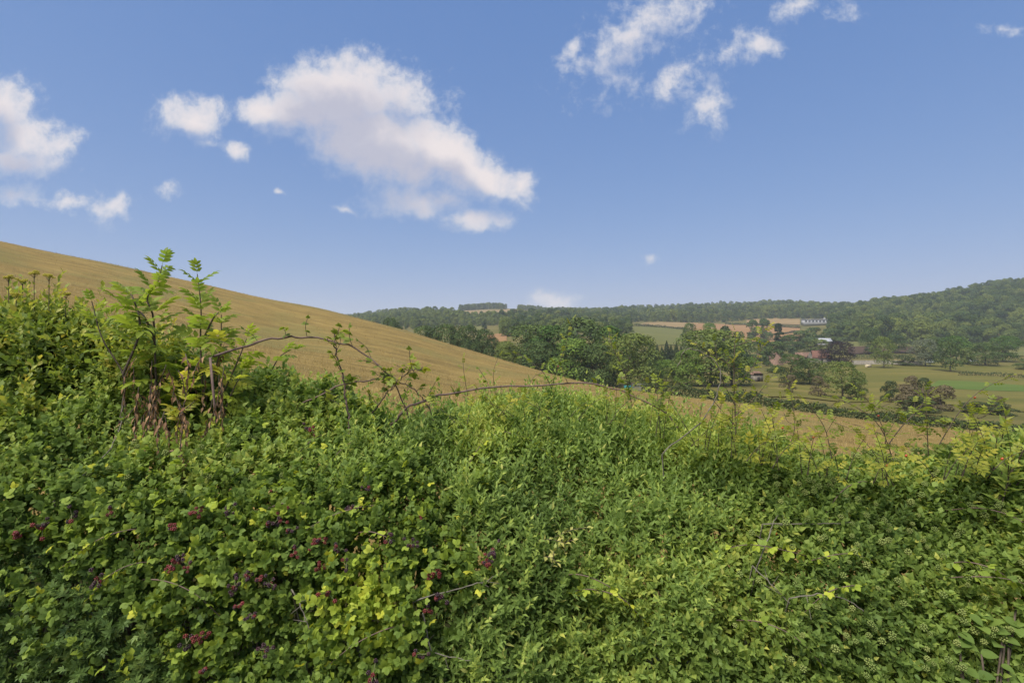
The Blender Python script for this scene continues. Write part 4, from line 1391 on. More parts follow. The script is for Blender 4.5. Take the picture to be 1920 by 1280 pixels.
bramble = Plant('bramble_bush', 'bramble bush with broad rounded leaves and red and black berries, at the hedge foot', 'bramble', root_at(520, 1.9), BRAMB, M_bramble)
privet = Plant('privet_bush', 'privet bush of small narrow leaves filling the middle of the hedge', 'bush', root_at(1000, 3.1), LANCE, M_privet)
ivy_r = Plant('ivy_bush', 'flowering ivy bush with many round pale flower heads', 'ivy', root_at(1620, 2.6), IVYL, M_ivy)
ivy_l = Plant('ivy_bush', 'darker ivy bush below the yellowing elder, above the brambles', 'ivy', root_at(330, 2.9), IVYL, M_ivy)
ygs = Plant('dogwood_shrub', 'yellow-green leafy shrub under the open stubble slope, beside the elder', 'shrub', root_at(60, 3.2), SMALL, M_ygreen)
haw = Plant('hawthorn_bush', 'grey-green hawthorn with finely lobed leaves at the shady hedge foot', 'bush', root_at(120, 1.75), LOBED, M_lobed)

NS = 41000
PTS, NRM, UU, VV, SS, G = surf(NS, 21, -240, 2160, .5, 5.9)
deep = np.arange(len(PTS)) % 2 == 1
depth = np.where(deep, .05 + .27 * G.random(len(PTS)), .05 * G.random(len(PTS)) ** 1.5)
# the hedge goes on beyond both sides of the view
for ua, ub, sd_ in ((-950, -240, 22), (2160, 2800, 23)):
    P2, N2, U2, V2, S2, G2 = surf(6500, sd_, ua, ub, .5, 5.9)
    PTS, NRM, UU, VV, SS = np.vstack([PTS, P2]), np.vstack([NRM, N2]), np.concatenate([UU, U2]), np.concatenate([VV, V2]), np.concatenate([SS, S2])
    depth = np.concatenate([depth, .04 + .2 * G2.random(len(P2)) ** 2]); deep = np.concatenate([deep, np.ones(len(P2), bool)])
PTS = PTS - NRM * depth[:, None]
wu = UU + 55 * vnoise(PTS * 2.3, 31) + 20 * vnoise(PTS * 7, 32)
wv = VV + 40 * vnoise(PTS * 2.3, 33) + 18 * vnoise(PTS * 7, 34)
lim = np.interp(wv, [870, 930, 1000, 1060, 1120, 1180, 1290], [520, 660, 860, 900, 850, 800, 790])
is_br = ((wv > 935) & (wu < 560)) | ((wu < lim) & (wv > 890) & (wu >= 420))
is_haw = is_br & (wu < 290) & (wv > 1055 + .45 * np.maximum(wu - 60, 0))
is_y = ~is_br & (wu < 330) & (wv < 800 - .28 * wu)
is_il = ~is_br & ~is_y & (wu < np.interp(wv, [700, 800, 900, 960], [700, 640, 560, 520]))
ivr = np.interp(wv, [800, 900, 1000, 1100, 1290], [1500, 1420, 1400, 1290, 1180]) + 90 * vnoise(PTS * 4.1, 36)
is_ir = ~is_br & ~is_y & ~is_il & (wu > ivr)
is_pr = ~(is_br | is_y | is_il | is_ir)
# neighbours grow into each other: tufts of one plant inside the next
tuft = vnoise(PTS * 5.2, 51) + .5 * vnoise(PTS * 11, 52)
swap = is_pr & (tuft > .62) & (wu > 900)
is_ir = is_ir | swap; is_pr = is_pr & ~swap
swap = is_ir & (tuft < -.68) & (wu < 1750)
is_pr = is_pr | swap; is_ir = is_ir & ~swap
swap = is_pr & (wu < 960) & (wv > 800) & (tuft < -.38)
is_br = is_br | swap; is_pr = is_pr & ~swap
swap = is_il & (tuft < -.55) & (wv > 760)
is_br = is_br | swap; is_il = is_il & ~swap
swap = is_haw & (tuft > .45)
is_haw = is_haw & ~swap
lowf = vnoise(PTS * 1.9, 41)
hif = vnoise(PTS * 5.5, 42)


def pick(mask, frac):
    return np.where(mask & (G.random(len(mask)) < frac))[0]


def sprigs_of(nl, length, lsize, opp, count=10, **kw):
    return [sprig(nl, length, lsize, opp, np.random.default_rng(900 + i), **kw) for i in range(count)]


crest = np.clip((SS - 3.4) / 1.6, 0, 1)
# bright patches of brambles whose own leaf colour is gold-green
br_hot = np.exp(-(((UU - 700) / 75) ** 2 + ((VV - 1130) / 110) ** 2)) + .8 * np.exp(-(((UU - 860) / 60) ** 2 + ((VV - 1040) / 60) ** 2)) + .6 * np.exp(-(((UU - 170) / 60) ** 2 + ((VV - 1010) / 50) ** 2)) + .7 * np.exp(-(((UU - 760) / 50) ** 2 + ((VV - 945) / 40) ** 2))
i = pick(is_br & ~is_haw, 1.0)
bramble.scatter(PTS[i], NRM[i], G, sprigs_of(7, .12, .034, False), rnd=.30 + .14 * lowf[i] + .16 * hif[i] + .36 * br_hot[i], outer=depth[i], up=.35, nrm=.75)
i = pick(is_haw, .8)
haw.scatter(PTS[i], NRM[i], G, sprigs_of(8, .10, .042, False), rnd=.4 + .2 * lowf[i] + .2 * hif[i], outer=depth[i])
i = pick(is_il, 1.0)
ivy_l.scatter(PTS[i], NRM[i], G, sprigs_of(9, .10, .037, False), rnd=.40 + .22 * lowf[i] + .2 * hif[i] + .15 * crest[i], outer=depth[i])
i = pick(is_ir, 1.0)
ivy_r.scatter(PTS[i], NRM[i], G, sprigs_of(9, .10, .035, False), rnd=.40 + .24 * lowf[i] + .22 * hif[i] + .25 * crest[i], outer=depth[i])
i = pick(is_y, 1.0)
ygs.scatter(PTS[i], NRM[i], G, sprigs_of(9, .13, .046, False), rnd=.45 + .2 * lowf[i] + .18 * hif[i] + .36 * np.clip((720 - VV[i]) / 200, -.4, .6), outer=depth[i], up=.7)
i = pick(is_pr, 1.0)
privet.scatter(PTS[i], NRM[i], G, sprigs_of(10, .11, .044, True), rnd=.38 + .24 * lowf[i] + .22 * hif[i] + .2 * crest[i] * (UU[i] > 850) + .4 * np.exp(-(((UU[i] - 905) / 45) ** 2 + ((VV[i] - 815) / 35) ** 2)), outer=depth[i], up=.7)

# longer shoots breaking the surface
for pl_, msk, nsh, nl_s, ln_s, ls_s, opp_s, r_s in ((privet, is_pr, 520, 18, .24, .040, True, .5), (ivy_l, is_il, 150, 12, .18, .040, False, .5), (ivy_r, is_ir, 160, 12, .17, .040, False, .5), (ygs, is_y, 330, 14, .27, .044, False, .72), (bramble, is_br, 90, 7, .25, .036, False, .55)):
    i = np.where(msk & ~deep)[0]
    i = i[G.permutation(len(i))[:nsh]]
    pl_.scatter(PTS[i], NRM[i], G, sprigs_of(nl_s, ln_s, ls_s, opp_s, spread=.8), rnd=r_s + .2 * hif[i], outer=depth[i], up=.9, nrm=.5, jit=.45)

# stems under the leaves
for pl_, us_, n in ((bramble, (60, 860), 22), (privet, (560, 1420), 34), (ivy_r, (1340, 2300), 34), (ivy_l, (120, 640), 22), (ygs, (-500, 300), 22), (haw, (-60, 280), 10)):
    u = rng.uniform(us_[0], us_[1], n)
    s = rng.uniform(2.5, 4.9, n) if pl_ not in (bramble, haw) else rng.uniform(1.2, 2.8, n)
    top = canopy(u, s)
    for t_ in top:
        b0 = np.array([t_[0] * rng.uniform(.85, 1.1), t_[1] + rng.uniform(-.1, .35), 0])
        b0[2] = gz_at(b0[0], b0[1]) - .05
        mid = (b0 + t_) / 2 + rng.normal(0, .08, 3)
        V_, Q_ = tube(curve([b0, mid, t_ - np.array([0, 0, .06])], 7), np.linspace(.013, .005, 7), 5)
        pl_.stems.add(V_, Q_)

bramble.finish(); haw.finish(); ivy_l.finish(); ivy_r.finish(); ygs.finish(); privet.finish()

# ivy flower heads: globes of small stalked balls ------------------------------------
ICO = None


def ico_np(sub=1):
    import bmesh
    bm = bmesh.new()
    bmesh.ops.create_icosphere(bm, subdivisions=sub, radius=1.0)
    V = np.array([v.co[:] for v in bm.verts]); T = np.array([[v.index for v in f.verts] for f in bm.faces])
    bm.free()
    return V, T


IV, IT = ico_np(1)


def ball_cluster(n, R_, r_, seed, squash=1.0):
    g = np.random.default_rng(seed)
    kx = np.arange(n) + .5
    ph = np.arccos(1 - 2 * kx / n); th = np.pi * (1 + 5 ** .5) * kx
    C = np.stack([np.cos(th) * np.sin(ph), np.sin(th) * np.sin(ph), np.cos(ph) * squash], -1) * R_ * g.uniform(.85, 1.1, (n, 1))
    V = (IV[None] * r_ + C[:, None]).reshape(-1, 3)
    return V, rep_faces(IT, len(IV), n)


def heads(plant, P, N, size, seed, maxsingle=300):
    """ivy flower heads: the 300 that show largest singly, the rest as one part"""
    g = np.random.default_rng(seed)
    y = P[:, 1]
    u = 960 + P[:, 0] / y * F; v = HZ - (P[:, 2] - EYE) / y * F
    order = np.argsort(np.where((u > 0) & (u < 1920) & (v < 1280), y, 99))
    var = []
    for s_ in range(6):
        V_, T_ = ball_cluster(24, .95, .3, seed + s_)
        var.append((V_, T_, mesh_np('flower_head', V_, T_, M_umbel, {'rnd': ('FACE', np.clip(.2 + .12 * s_ + g.normal(0, .15, len(T_)), 0, 1))}, smooth=True)))
    loc = np.array(plant.root.location)
    sc = size * g.uniform(.7, 1.25, len(P))
    for i in order[:maxsingle]:
        o = bpy.data.objects.new('flower_head', var[int(g.integers(6))][2])
        COL.objects.link(o); o.parent = plant.root
        o.location = Vector((P[i] - loc).tolist()); o.scale = (sc[i],) * 3
        o.rotation_euler = g.random(3) * 6.28
    rest = order[maxsingle:]
    if len(rest):
        V_, T_ = ball_cluster(8, .9, .46, 5)
        Vb = bake(V_, np.eye(3)[None] * sc[rest][:, None, None], P[rest])
        me_ = mesh_np('flower_heads', Vb, rep_faces(T_, len(V_), len(rest)), M_umbel, {'rnd': ('FACE', np.repeat(np.clip(.5 + g.normal(0, .2, len(rest)), 0, 1), len(T_)))}, smooth=True)
        tag(link('flower_heads', me_, plant.root), kind='stuff')


hp, hn, hu, hv, hs, hg = surf(6500, 55)
hwu = hu + 60 * vnoise(hp * 2.3, 31)
m1 = (hwu > np.interp(hv, [800, 900, 1000, 1100, 1290], [1480, 1450, 1420, 1330, 1240])) & (hs < 5.6)
m1 &= hg.random(len(hp)) < np.clip(.5 + .45 * vnoise(hp * 2.4, 61) + .25 * (hu > 1500), .08, 1)
j = np.where(m1)[0]
heads(ivy_r, hp[j] + hn[j] * hg.uniform(.06, .115, (len(j), 1)) + np.array([0, 0, .03]), hn[j], .0118, 300)
m2 = (hwu < 560) & (hwu > 180) & (hv > 780) & (hv < 940) & (hg.random(len(hp)) < .25)
j = np.where(m2)[0]
heads(ivy_l, hp[j] + hn[j] * .10, hn[j], .012, 320)

# blackberry clusters --------------------------------------------------------------
BERR = [(80, 985), (205, 962), (135, 965), (368, 962), (430, 960), (325, 985), (335, 1055), (525, 975), (545, 998), (590, 1018), (635, 1028), (600, 1012), (440, 1095), (488, 1083), (460, 1080), (615, 1110),
        (470, 1150), (450, 1130), (350, 1205), (375, 1195), (500, 1215), (915, 1058), (925, 1028), (912, 1050), (825, 1118), (800, 1142), (790, 1228), (815, 1075), (770, 1020), (790, 968), (660, 950), (540, 940),
        (575, 805), (585, 808), (740, 785), (742, 800), (755, 803), (30, 1005), (180, 1085), (520, 920), (690, 915), (350, 1060), (730, 1010), (600, 1060), (505, 1090), (380, 1260), (700, 1262), (80, 990), (510, 985), (550, 1035), (650, 1060), (320, 1060)]
bvar = []
for s_ in range(8):
    g = np.random.default_rng(700 + s_)
    bg_ = Bag(); kinds = []
    for q_ in range(int(g.integers(5, 10))):
        c = g.normal(0, 1, 3) * np.array([.014, .014, .018])
        V_, T_ = ball_cluster(14, .0075, .0036, 720 + q_, 1.15)
        bg_.add(V_ + c, T_); kinds += [1 if g.random() < (.25 if s_ % 2 else .75) else 0] * len(T_)
        Vt, Qt = tube([np.zeros(3), c], .0022, 4)
        Tt = np.vstack([Qt[:, [0, 1, 2]], Qt[:, [0, 2, 3]]])
        bg_.add(Vt, Tt); kinds += [2] * len(Tt)
    bvar.append(mesh_np('berry_cluster', np.vstack(bg_.V), np.vstack(bg_.T), [M_berry_r, M_berry_k, M_shoot], smooth=True, fmat=kinds))
bloc = np.array(bramble.root.location)


def canopy_at(u, v, lift=.0):
    """point of the lumpy hedge face seen at a photo pixel"""
    s_ = np.linspace(.6, 5.2, 200)
    pp = canopy(np.full(200, float(u)), s_)
    vv_ = HZ - (pp[:, 2] - EYE) / pp[:, 1] * F
    p_ = pp[int(np.argmin(np.abs(vv_ - v)))]
    d_ = unit(p_ - np.array([0, 0, EYE]))
    return p_ - d_ * lift


for q_, (u, v) in enumerate(BERR):
    p_ = canopy_at(u, v, .17)
    o = bpy.data.objects.new('berry_cluster', bvar[q_ % 8])
    COL.objects.link(o); o.parent = bramble.root
    o.location = Vector((p_ - bloc).tolist()); o.rotation_euler = rng.random(3) * 6.28
    o.scale = (rng.uniform(.65, .95),) * 3


# shoots that stand clear of the hedge ---------------------------------------------
def shoot_leaves(plant, pts, spacing, lsize, tmpl_up, g, rnd, opposite=False, spread=1.0, start=.1, droop=0.0, taper=.5, jit=.2):
    """leaves set along a stem"""
    L = np.concatenate([[0], np.cumsum(np.linalg.norm(np.diff(pts, axis=0), axis=1))])
    n = max(int(L[-1] * (1 - start) / spacing), 2)
    Ms, os_, rs = [], [], []
    a0 = g.random() * 6.28
    tn = unit(np.gradient(pts, axis=0))
    for i in range(n + 1):
        t = start + (1 - start) * i / n
        s_ = t * L[-1]
        p = np.array([np.interp(s_, L, pts[:, c]) for c in range(3)])
        ax = unit(np.array([np.interp(s_, L, tn[:, c]) for c in range(3)]))
        x = unit(np.cross(ax, np.array([.3, .2, .93]) if abs(ax[2]) < .9 else np.array([1., .2, 0])))
        y = np.cross(ax, x)
        for h in ((0, 1) if opposite else (0,)):
            an = a0 + (i * 1.57 + h * np.pi if opposite else i * 2.4) + g.normal(0, jit)
            el = spread * (1.1 - .6 * t) + g.normal(0, .12)
            if i == n: el *= .4
            d = unit((np.cos(an) * x + np.sin(an) * y) * np.sin(el) + ax * np.cos(el) + np.array([0, 0, -droop * (1 - t)]))
            up = unit(ax * .5 + np.array([0, 0, .9]))
            nr = unit(up - d * (up @ d))
            sd = np.cross(d, nr)
            ro = g.normal(0, .25)
            sd, nr = sd * np.cos(ro) + nr * np.sin(ro), nr * np.cos(ro) - sd * np.sin(ro)
            sz = lsize * g.uniform(.75, 1.15) * (1 - taper * t ** 2)
            Ms.append(np.stack([sd, d, nr], -1) * sz); os_.append(p); rs.append(np.clip(rnd(t) + g.normal(0, .1), 0, 1))
    plant.leaves(np.array(Ms), np.array(os_), np.array(rs), np.zeros(len(os_)))


def pxs(lst, Y=None):
    return [px(a[0], a[1], a[2] if len(a) > 2 else Y) for a in lst]


# elder ---------------------------------------------------------------------------
ge = np.random.default_rng(77)
elder = Plant('elder_shrub', 'tall elder shrub with feathery leaves turning yellow, standing above the hedge', 'elder', root_at(340, 2.85), ELDER, M_elder)
ER = np.array(elder.root.location)
ES = [  # stem, leaf colour low and high on the stem
    ([(392, 905, 2.95), (384, 790, 2.9), (376, 650, 2.85), (377, 580, 2.85), (370, 514, 2.85)], .30, .05, 1.0, .42),
    ([(330, 880, 2.9), (296, 740, 2.85), (288, 600, 2.8), (276, 560, 2.8), (296, 528, 2.8), (304, 497, 2.8)], .42, .05, 1.0, .40),
    ([(215, 840, 2.7), (230, 760, 2.7), (231, 702, 2.72), (192, 635, 2.7), (172, 565, 2.7)], .30, .12, .7, .6),
    ([(231, 702, 2.72), (262, 620, 2.72), (250, 560, 2.75), (235, 545, 2.75)], .25, .1, .9, .35),
    ([(384, 760, 2.9), (412, 660, 2.85), (415, 590, 2.85)], .62, .2, .9, .35),
    ([(388, 800, 2.9), (440, 690, 2.8), (462, 635, 2.8)], .55, .35, .85, .45),
    ([(400, 850, 2.9), (425, 760, 2.8), (455, 695, 2.78)], .5, .3, .8, .5),
    ([(320, 830, 2.85), (340, 740, 2.75), (352, 690, 2.75)], .62, .5, .8, .5),
    ([(345, 860, 2.8), (340, 790, 2.7), (352, 730, 2.68)], .62, .5, .75, .55),
    ([(480, 770, 3.2), (500, 715, 3.2), (522, 672, 3.2), (545, 655, 3.2)], .18, .12, .75, .45),
    ([(380, 640, 2.85), (398, 600, 2.8), (410, 585, 2.8)], .3, .1, .8, .3),
    ([(290, 640, 2.8), (268, 590, 2.75), (235, 575, 2.75), (220, 560, 2.75)], .22, .12, .8, .3),
]
for (pl_, r0_, r1_, sz_, st_) in ES:
    pts = curve(pxs(pl_), 22)
    V_, Q_ = tube(pts, np.linspace(.0068, .0022, 22), 6)
    elder.stems.add(V_, Q_)
    shoot_leaves(elder, pts, .05, .17 * sz_, None, ge, lambda t, a=r0_, b=r1_: a * 1.1 + (b - a) * t, True, 1.05, st_, .35, .45)
for (x0, x1) in [((392, 905), 2.95), ((330, 880), 2.9), ((215, 840), 2.7)]:
    p1 = px(x0[0], x0[1], x1)
    p0 = np.array([p1[0] + .05, p1[1] + .1, gz_at(p1[0], p1[1]) - .05])
    V_, Q_ = tube(curve([p0, (p0 + p1) / 2 + .02, p1], 8), np.linspace(.016, .009, 8), 6); elder.stems.add(V_, Q_)
elder.finish()
# withered leaves and stems hanging in the elder
wi = Plant('withered_stems', 'brown withered leaves and stalks hanging at the elder foot', 'dead stems', tuple(ER + np.array([.02, -.05, 0])), LANCE, M_dead)
gd = np.random.default_rng(88)
for q_ in range(44):
    u0, v0 = gd.uniform(250, 440), gd.uniform(660, 800)
    if gd.random() < .35: u0, v0 = gd.normal(285, 22), gd.normal(745, 25)
    Y0 = 2.62 + gd.uniform(-.1, .12)
    p0 = px(u0, v0, Y0); p1 = p0 + np.array([gd.normal(0, .06), gd.normal(0, .05), -gd.uniform(.12, .3)])
    pts = curve([p0, (p0 + p1) / 2 + gd.normal(0, .02, 3), p1], 8)
    V_, Q_ = tube(pts, .0022, 4); wi.stems.add(V_, Q_)
    shoot_leaves(wi, pts, .02, .04, None, gd, lambda t: gd.random(), False, .7, .1, .6, .3)
for pl_ in ([(340, 940), (346, 880), (338, 840), (345, 790)], [(342, 870), (330, 848), (318, 846)]):
    pts = curve(pxs(pl_, 2.45), 10)
    V_, Q_ = tube(pts, .003, 4); wi.stems.add(V_, Q_)
    shoot_leaves(wi, pts, .012, .035, None, gd, lambda t: .8, False, .6, .0, .5, .2)
wi.finish(120)

# arching bramble canes -------------------------------------------------------------
gc = np.random.default_rng(99)
CANES = [([(395, 672, 3.0), (450, 652, 3.1), (520, 634, 3.15), (590, 633, 3.2), (660, 650, 3.2), (710, 682, 3.2), (742, 722, 3.2), (768, 782, 3.25)], .0062, 'long bramble cane arching from the elder over the dry field', .35),
         ([(735, 795, 3.2), (760, 768, 3.2), (810, 744, 3.25), (900, 728, 3.3), (1000, 721, 3.35), (1100, 720, 3.4), (1170, 735, 3.4), (1240, 768, 3.4), (1270, 800, 3.4)], .0066, 'reddish bramble cane lying in a low arch over the privet', .45),
         ([(655, 800, 3.1), (650, 752, 3.1), (640, 700, 3.1), (629, 660, 3.1), (626, 622, 3.1)], .0055, 'upright thorny shoot crossing the long arching cane', .55),
         ([(560, 760, 3.3), (640, 722, 3.2), (700, 712, 3.2), (745, 714, 3.2), (790, 742, 3.25), (815, 790, 3.3)], .0045, 'thin bramble cane looping under the long arch', .5),
         ([(690, 790, 3.3), (725, 740, 3.2), (760, 700, 3.15), (790, 690, 3.15)], .004, 'short leafy cane leaning out of the loop', .6),
         ([(1240, 850, 3.0), (1330, 770, 3.0), (1350, 690, 3.0), (1290, 655, 3.0), (1270, 690, 3.0)], .0035, 'pale bare cane hooking over beside the rose stem', .3)]
for pl_, rr_c, lab, rr0 in CANES:
    pl_ = [(u_, v_, Y_ - .35) for u_, v_, Y_ in pl_]
    c_ = Plant('bramble_cane', lab, 'cane', tuple(px(*pl_[0]) * np.array([1, 1, 0]) + np.array([0, 0, gz_at(px(*pl_[0])[0], px(*pl_[0])[1])])), BRAMB, M_rose, 'bramble canes')
    pts = curve(pxs(pl_), 46)
    pts += np.stack([vnoise(np.stack([np.arange(46) * .6 + c * 40 + rr_c * 9e4, 0 * pts[:, 0], 0 * pts[:, 0]], -1), 70 + c) for c in range(3)], -1) * .008
    base = pts[0]; gb = np.array([base[0] + .05, base[1] + .1, gz_at(base[0], base[1])])
    full = np.vstack([curve([gb, (gb + base) / 2 + np.array([.03, 0, .1]), base], 8)[:-1], pts])
    V_, Q_ = tube(full, np.linspace(rr_c * 1.2, rr_c * .55, len(full)), 6)
    link('stem', Bag().add(V_, Q_).mesh('stem', M_grey if 'pale bare' in lab else M_cane, True), c_.root)
    # thorns
    tb = Bag()
    for q_ in range(8, len(full) - 1):
        for w_ in range(2):
            d_ = unit(gc.normal(0, 1, 3)); p_ = full[q_] + (full[q_ + 1] - full[q_]) * gc.random()
            s_ = unit(np.cross(d_, full[q_ + 1] - full[q_])) * rr_c * .5
            tb.add([p_ + s_, p_ - s_, p_ + d_ * rr_c * 2.4], [(0, 1, 2)])
    tag(link('thorns', tb.mesh('thorns', M_cane), c_.root), kind='stuff')
    if 'pale bare' not in lab:
        # leafy side twigs
        for q_ in range(6, len(pts) - 1, 4 if 'long' in lab or 'low arch' in lab else 3):
            ln = gc.uniform(.05, .13)
            e_ = pts[q_] + np.array([gc.normal(0, .05), gc.normal(0, .05), ln * gc.uniform(.3, 1.1)])
            tw = curve([pts[q_], (pts[q_] + e_) / 2 + gc.normal(0, .008, 3), e_], 6)
            V_, Q_ = tube(tw, .0016, 4); c_.stems.add(V_, Q_)
            shoot_leaves(c_, tw, .035, gc.uniform(.026, .042), None, gc, lambda t, a=rr0: a * .9, False, 1.0, .3, .1, .2)
    c_.finish(300)

# thin leafy canes trailing over the hedge
gt = np.random.default_rng(171)
for q_ in range(22):
    u0, v0 = gt.uniform(60, 1850), gt.uniform(800, 1180)
    du_, dv_ = gt.uniform(90, 240) * (1 if gt.random() < .5 else -1), gt.uniform(-50, 70)
    pp_ = [canopy_at(u0, v0, -.02), canopy_at(u0 + du_ * .35, v0 + dv_ * .2 - 12, .14), canopy_at(u0 + du_ * .7, v0 + dv_ * .6 - 8, .17), canopy_at(u0 + du_, v0 + dv_ + 18, .08)]
    pts = curve(pp_, 26)
    b0 = np.array([pp_[0][0], pp_[0][1] + .2, gz_at(pp_[0][0], pp_[0][1] + .2)])
    c_ = Plant('trailing_cane', 'thin leafy bramble cane trailing over the face of the hedge', 'cane', tuple(b0), BRAMB, M_bramble, 'canes trailing over the hedge')
    full = np.vstack([curve([b0, (b0 + pts[0]) / 2 + np.array([0, .05, .1]), pts[0]], 8)[:-1], pts])
    V_, Q_ = tube(full, np.linspace(.0032, .0014, len(full)), 5)
    link('stem', Bag().add(V_, Q_).mesh('stem', M_cane, True), c_.root)
    shoot_leaves(c_, pts, .03, gt.uniform(.024, .036), None, gt, lambda t, a=gt.uniform(.3, .8): a, False, 1.15, .1, .1, .3)
    c_.finish(60)

# dog rose sprays -------------------------------------------------------------------
gr = np.random.default_rng(123)
rose = Plant('rose_bush', 'dog rose with sparse yellow-green sprays rising from the hedge crest, carrying orange hips', 'rose', root_at(1400, 3.2), ROSE, M_rose)
RS = [([(1382, 880, 3.1), (1378, 760, 3.1), (1376, 690, 3.1), (1379, 622, 3.1)], .0045, .062),
      ([(1378, 760, 3.1), (1350, 700, 3.05), (1340, 640, 3.05)], .0026, .062), ([(1377, 720, 3.1), (1410, 690, 3.1), (1430, 650, 3.1)], .0026, .062),
      ([(1380, 800, 3.1), (1330, 740, 3.0), (1310, 700, 3.0)], .0026, .062), ([(1378, 690, 3.1), (1330, 660, 3.1), (1300, 640, 3.1)], .0026, .062), ([(1376, 650, 3.1), (1420, 632, 3.1), (1440, 612, 3.1)], .0025, .07),
      ([(1378, 780, 3.1), (1420, 740, 3.1), (1450, 700, 3.1)], .0026, .062), ([(1385, 850, 3.1), (1440, 790, 3.1), (1470, 740, 3.1)], .0026, .062),
      ([(1185, 760, 3.4), (1172, 700, 3.3), (1150, 655, 3.3), (1140, 640, 3.3)], .003, .075), ([(1040, 745, 3.5), (1020, 700, 3.4), (980, 668, 3.4), (960, 662, 3.4)], .0026, .062),
      ([(1030, 745, 3.5), (1045, 690, 3.4), (1060, 650, 3.4), (1072, 600, 3.4)], .0026, .065), ([(930, 750, 3.6), (925, 700, 3.5), (935, 668, 3.5)], .0022, .06), ([(880, 760, 3.6), (870, 700, 3.5), (868, 672, 3.5)], .0022, .06),
      ([(1640, 870, 2.9), (1690, 800, 2.9), (1720, 770, 2.9), (1740, 740, 2.9)], .0035, .075), ([(1742, 880, 2.9), (1738, 800, 2.85), (1735, 735, 2.85)], .003, .085), ([(1680, 880, 2.9), (1650, 800, 2.9), (1600, 760, 2.9), (1560, 745, 2.9)], .003, .07),
      ([(1620, 880, 2.95), (1660, 830, 2.9), (1640, 770, 2.9), (1610, 730, 2.9)], .003, .07), ([(1740, 870, 2.9), (1800, 770, 2.9), (1850, 725, 2.9), (1915, 700, 2.9)], .0028, .05), ([(1560, 860, 3.0), (1545, 800, 3.0), (1510, 750, 3.0)], .003, .075),
      ([(1470, 860, 3.0), (1490, 800, 3.0), (1480, 720, 3.0)], .003, .075), ([(1840, 870, 2.9), (1830, 800, 2.85), (1810, 770, 2.85)], .003, .075), ([(1300, 850, 3.2), (1280, 790, 3.2), (1250, 740, 3.2)], .0026, .07), ([(1240, 830, 3.3), (1235, 770, 3.3), (1215, 720, 3.3)], .0026, .07)]
for q_ in range(80):
    u0 = gr.uniform(860, 1910) if gr.random() < .86 else gr.uniform(1330, 1480)
    v0 = np.interp(u0, PU, PV[:, 4]) + 25
    Y0 = float(np.interp(u0, PU, PY[:, 4])) - gr.uniform(.2, .6)
    hh = gr.uniform(35, 115) * (.55 if u0 < 1150 else 1); le = gr.normal(0, 35)
    RS.append(([(u0, v0, Y0), (u0 + le * .4, v0 - hh * .55, Y0 - .03), (u0 + le, v0 - hh, Y0 - .08)], .0022, gr.uniform(.055, .085)))
hips = []
for pl_, rr_c, ls in RS:
    pl_ = [(u_, v_, Y_ - .12) for u_, v_, Y_ in pl_]
    pts = curve(pxs(pl_), 16)
    V_, Q_ = tube(pts, np.linspace(rr_c, rr_c * .4, 16), 5); rose.stems.add(V_, Q_)
    shoot_leaves(rose, pts, .034, ls, None, gr, lambda t, a=gr.uniform(.3, .65): a + .2 * t, False, 1.1, .12, .05, .3)
    if rr_c >= .003:
        for w_ in range(3):
            k0 = int(gr.integers(4, 14)); e_ = pts[k0] + gr.normal(0, .06, 3) + np.array([0, 0, .06])
            tw = curve([pts[k0], (pts[k0] + e_) / 2 + gr.normal(0, .01, 3), e_], 6)
            V_, Q_ = tube(tw, .0014, 4); rose.stems.add(V_, Q_)
            shoot_leaves(rose, tw, .035, ls * .85, None, gr, lambda t, a=gr.uniform(.3, .6): a, False, 1.1, .2, .05, .2)
    if gr.random() < .07: hips.append(pts[int(gr.integers(5, 15))] + gr.normal(0, .02, 3))
rose.finish()
hv_ = np.array([(0, 0, -1.3), (0, 0, 1.2)])
V_, T_ = ico_np(2); V_ = V_ * np.array([.0052, .0052, .0075])
hm = mesh_np('rose_hip', V_, T_, M_hip, smooth=True)
for p_ in hips + [canopy_at(1456, 1000, .05), canopy_at(1200, 930, .05), canopy_at(1395, 780, .1), canopy_at(1330, 800, .1)]:
    o = bpy.data.objects.new('rose_hip', hm); COL.objects.link(o); o.parent = rose.root
    o.location = Vector((np.array(p_) - np.array(rose.root.location)).tolist()); o.rotation_euler = gr.random(3)

# flowering stalks over the yellow-green shrub ---------------------------------------
gf = np.random.default_rng(140)
for q_, (u, v, Y) in enumerate([(16, 525, 2.95), (42, 532, 3.0), (64, 518, 2.95), (92, 524, 2.95), (124, 556, 3.0), (30, 560, 2.9)]):
    st = Plant('parsnip_stalk', 'upright yellow-flowered wild parsnip stalk above the yellow-green shrub', 'flower', root_at(u, Y), SMALL, M_ygreen, 'wild parsnip stalks')
    top = px(u, v, Y); bot = np.array(st.root.location); bot[2] -= .03
    pts = curve([bot, (bot + top) / 2 + gf.normal(0, .02, 3), top], 14)
    V_, Q_ = tube(pts, np.linspace(.004, .002, 14), 5); st.stems.add(V_, Q_)
    Vs, Ts = [], []; n0 = 0
    for w_ in range(9):
        a = w_ * 2.4; d_ = np.array([np.cos(a), np.sin(a), 0]) * .024 * np.sqrt((w_ + .5) / 9) * gf.uniform(.6, 1.3) + np.array([0, 0, .02 + gf.uniform(-.008, .01)])
        V_, Q_ = tube([top - np.array([0, 0, .012]), top + d_], .0008, 4); st.stems.add(V_, Q_)
        V_, T_ = ball_cluster(9, .007, .003, w_, .7); Vs.append(V_ + top + d_); Ts.append(T_ + n0); n0 += len(V_)
    link('flower_umbel', mesh_np('flower_umbel', np.vstack(Vs), np.vstack(Ts), M_yflow, {'rnd': ('FACE', gf.random(sum(len(t) for t in Ts)))}, smooth=True), st.root)
    shoot_leaves(st, pts[9:], .05, .05, None, gf, lambda t: .75, False, .9, .0, .1, .5)
    st.finish(40)

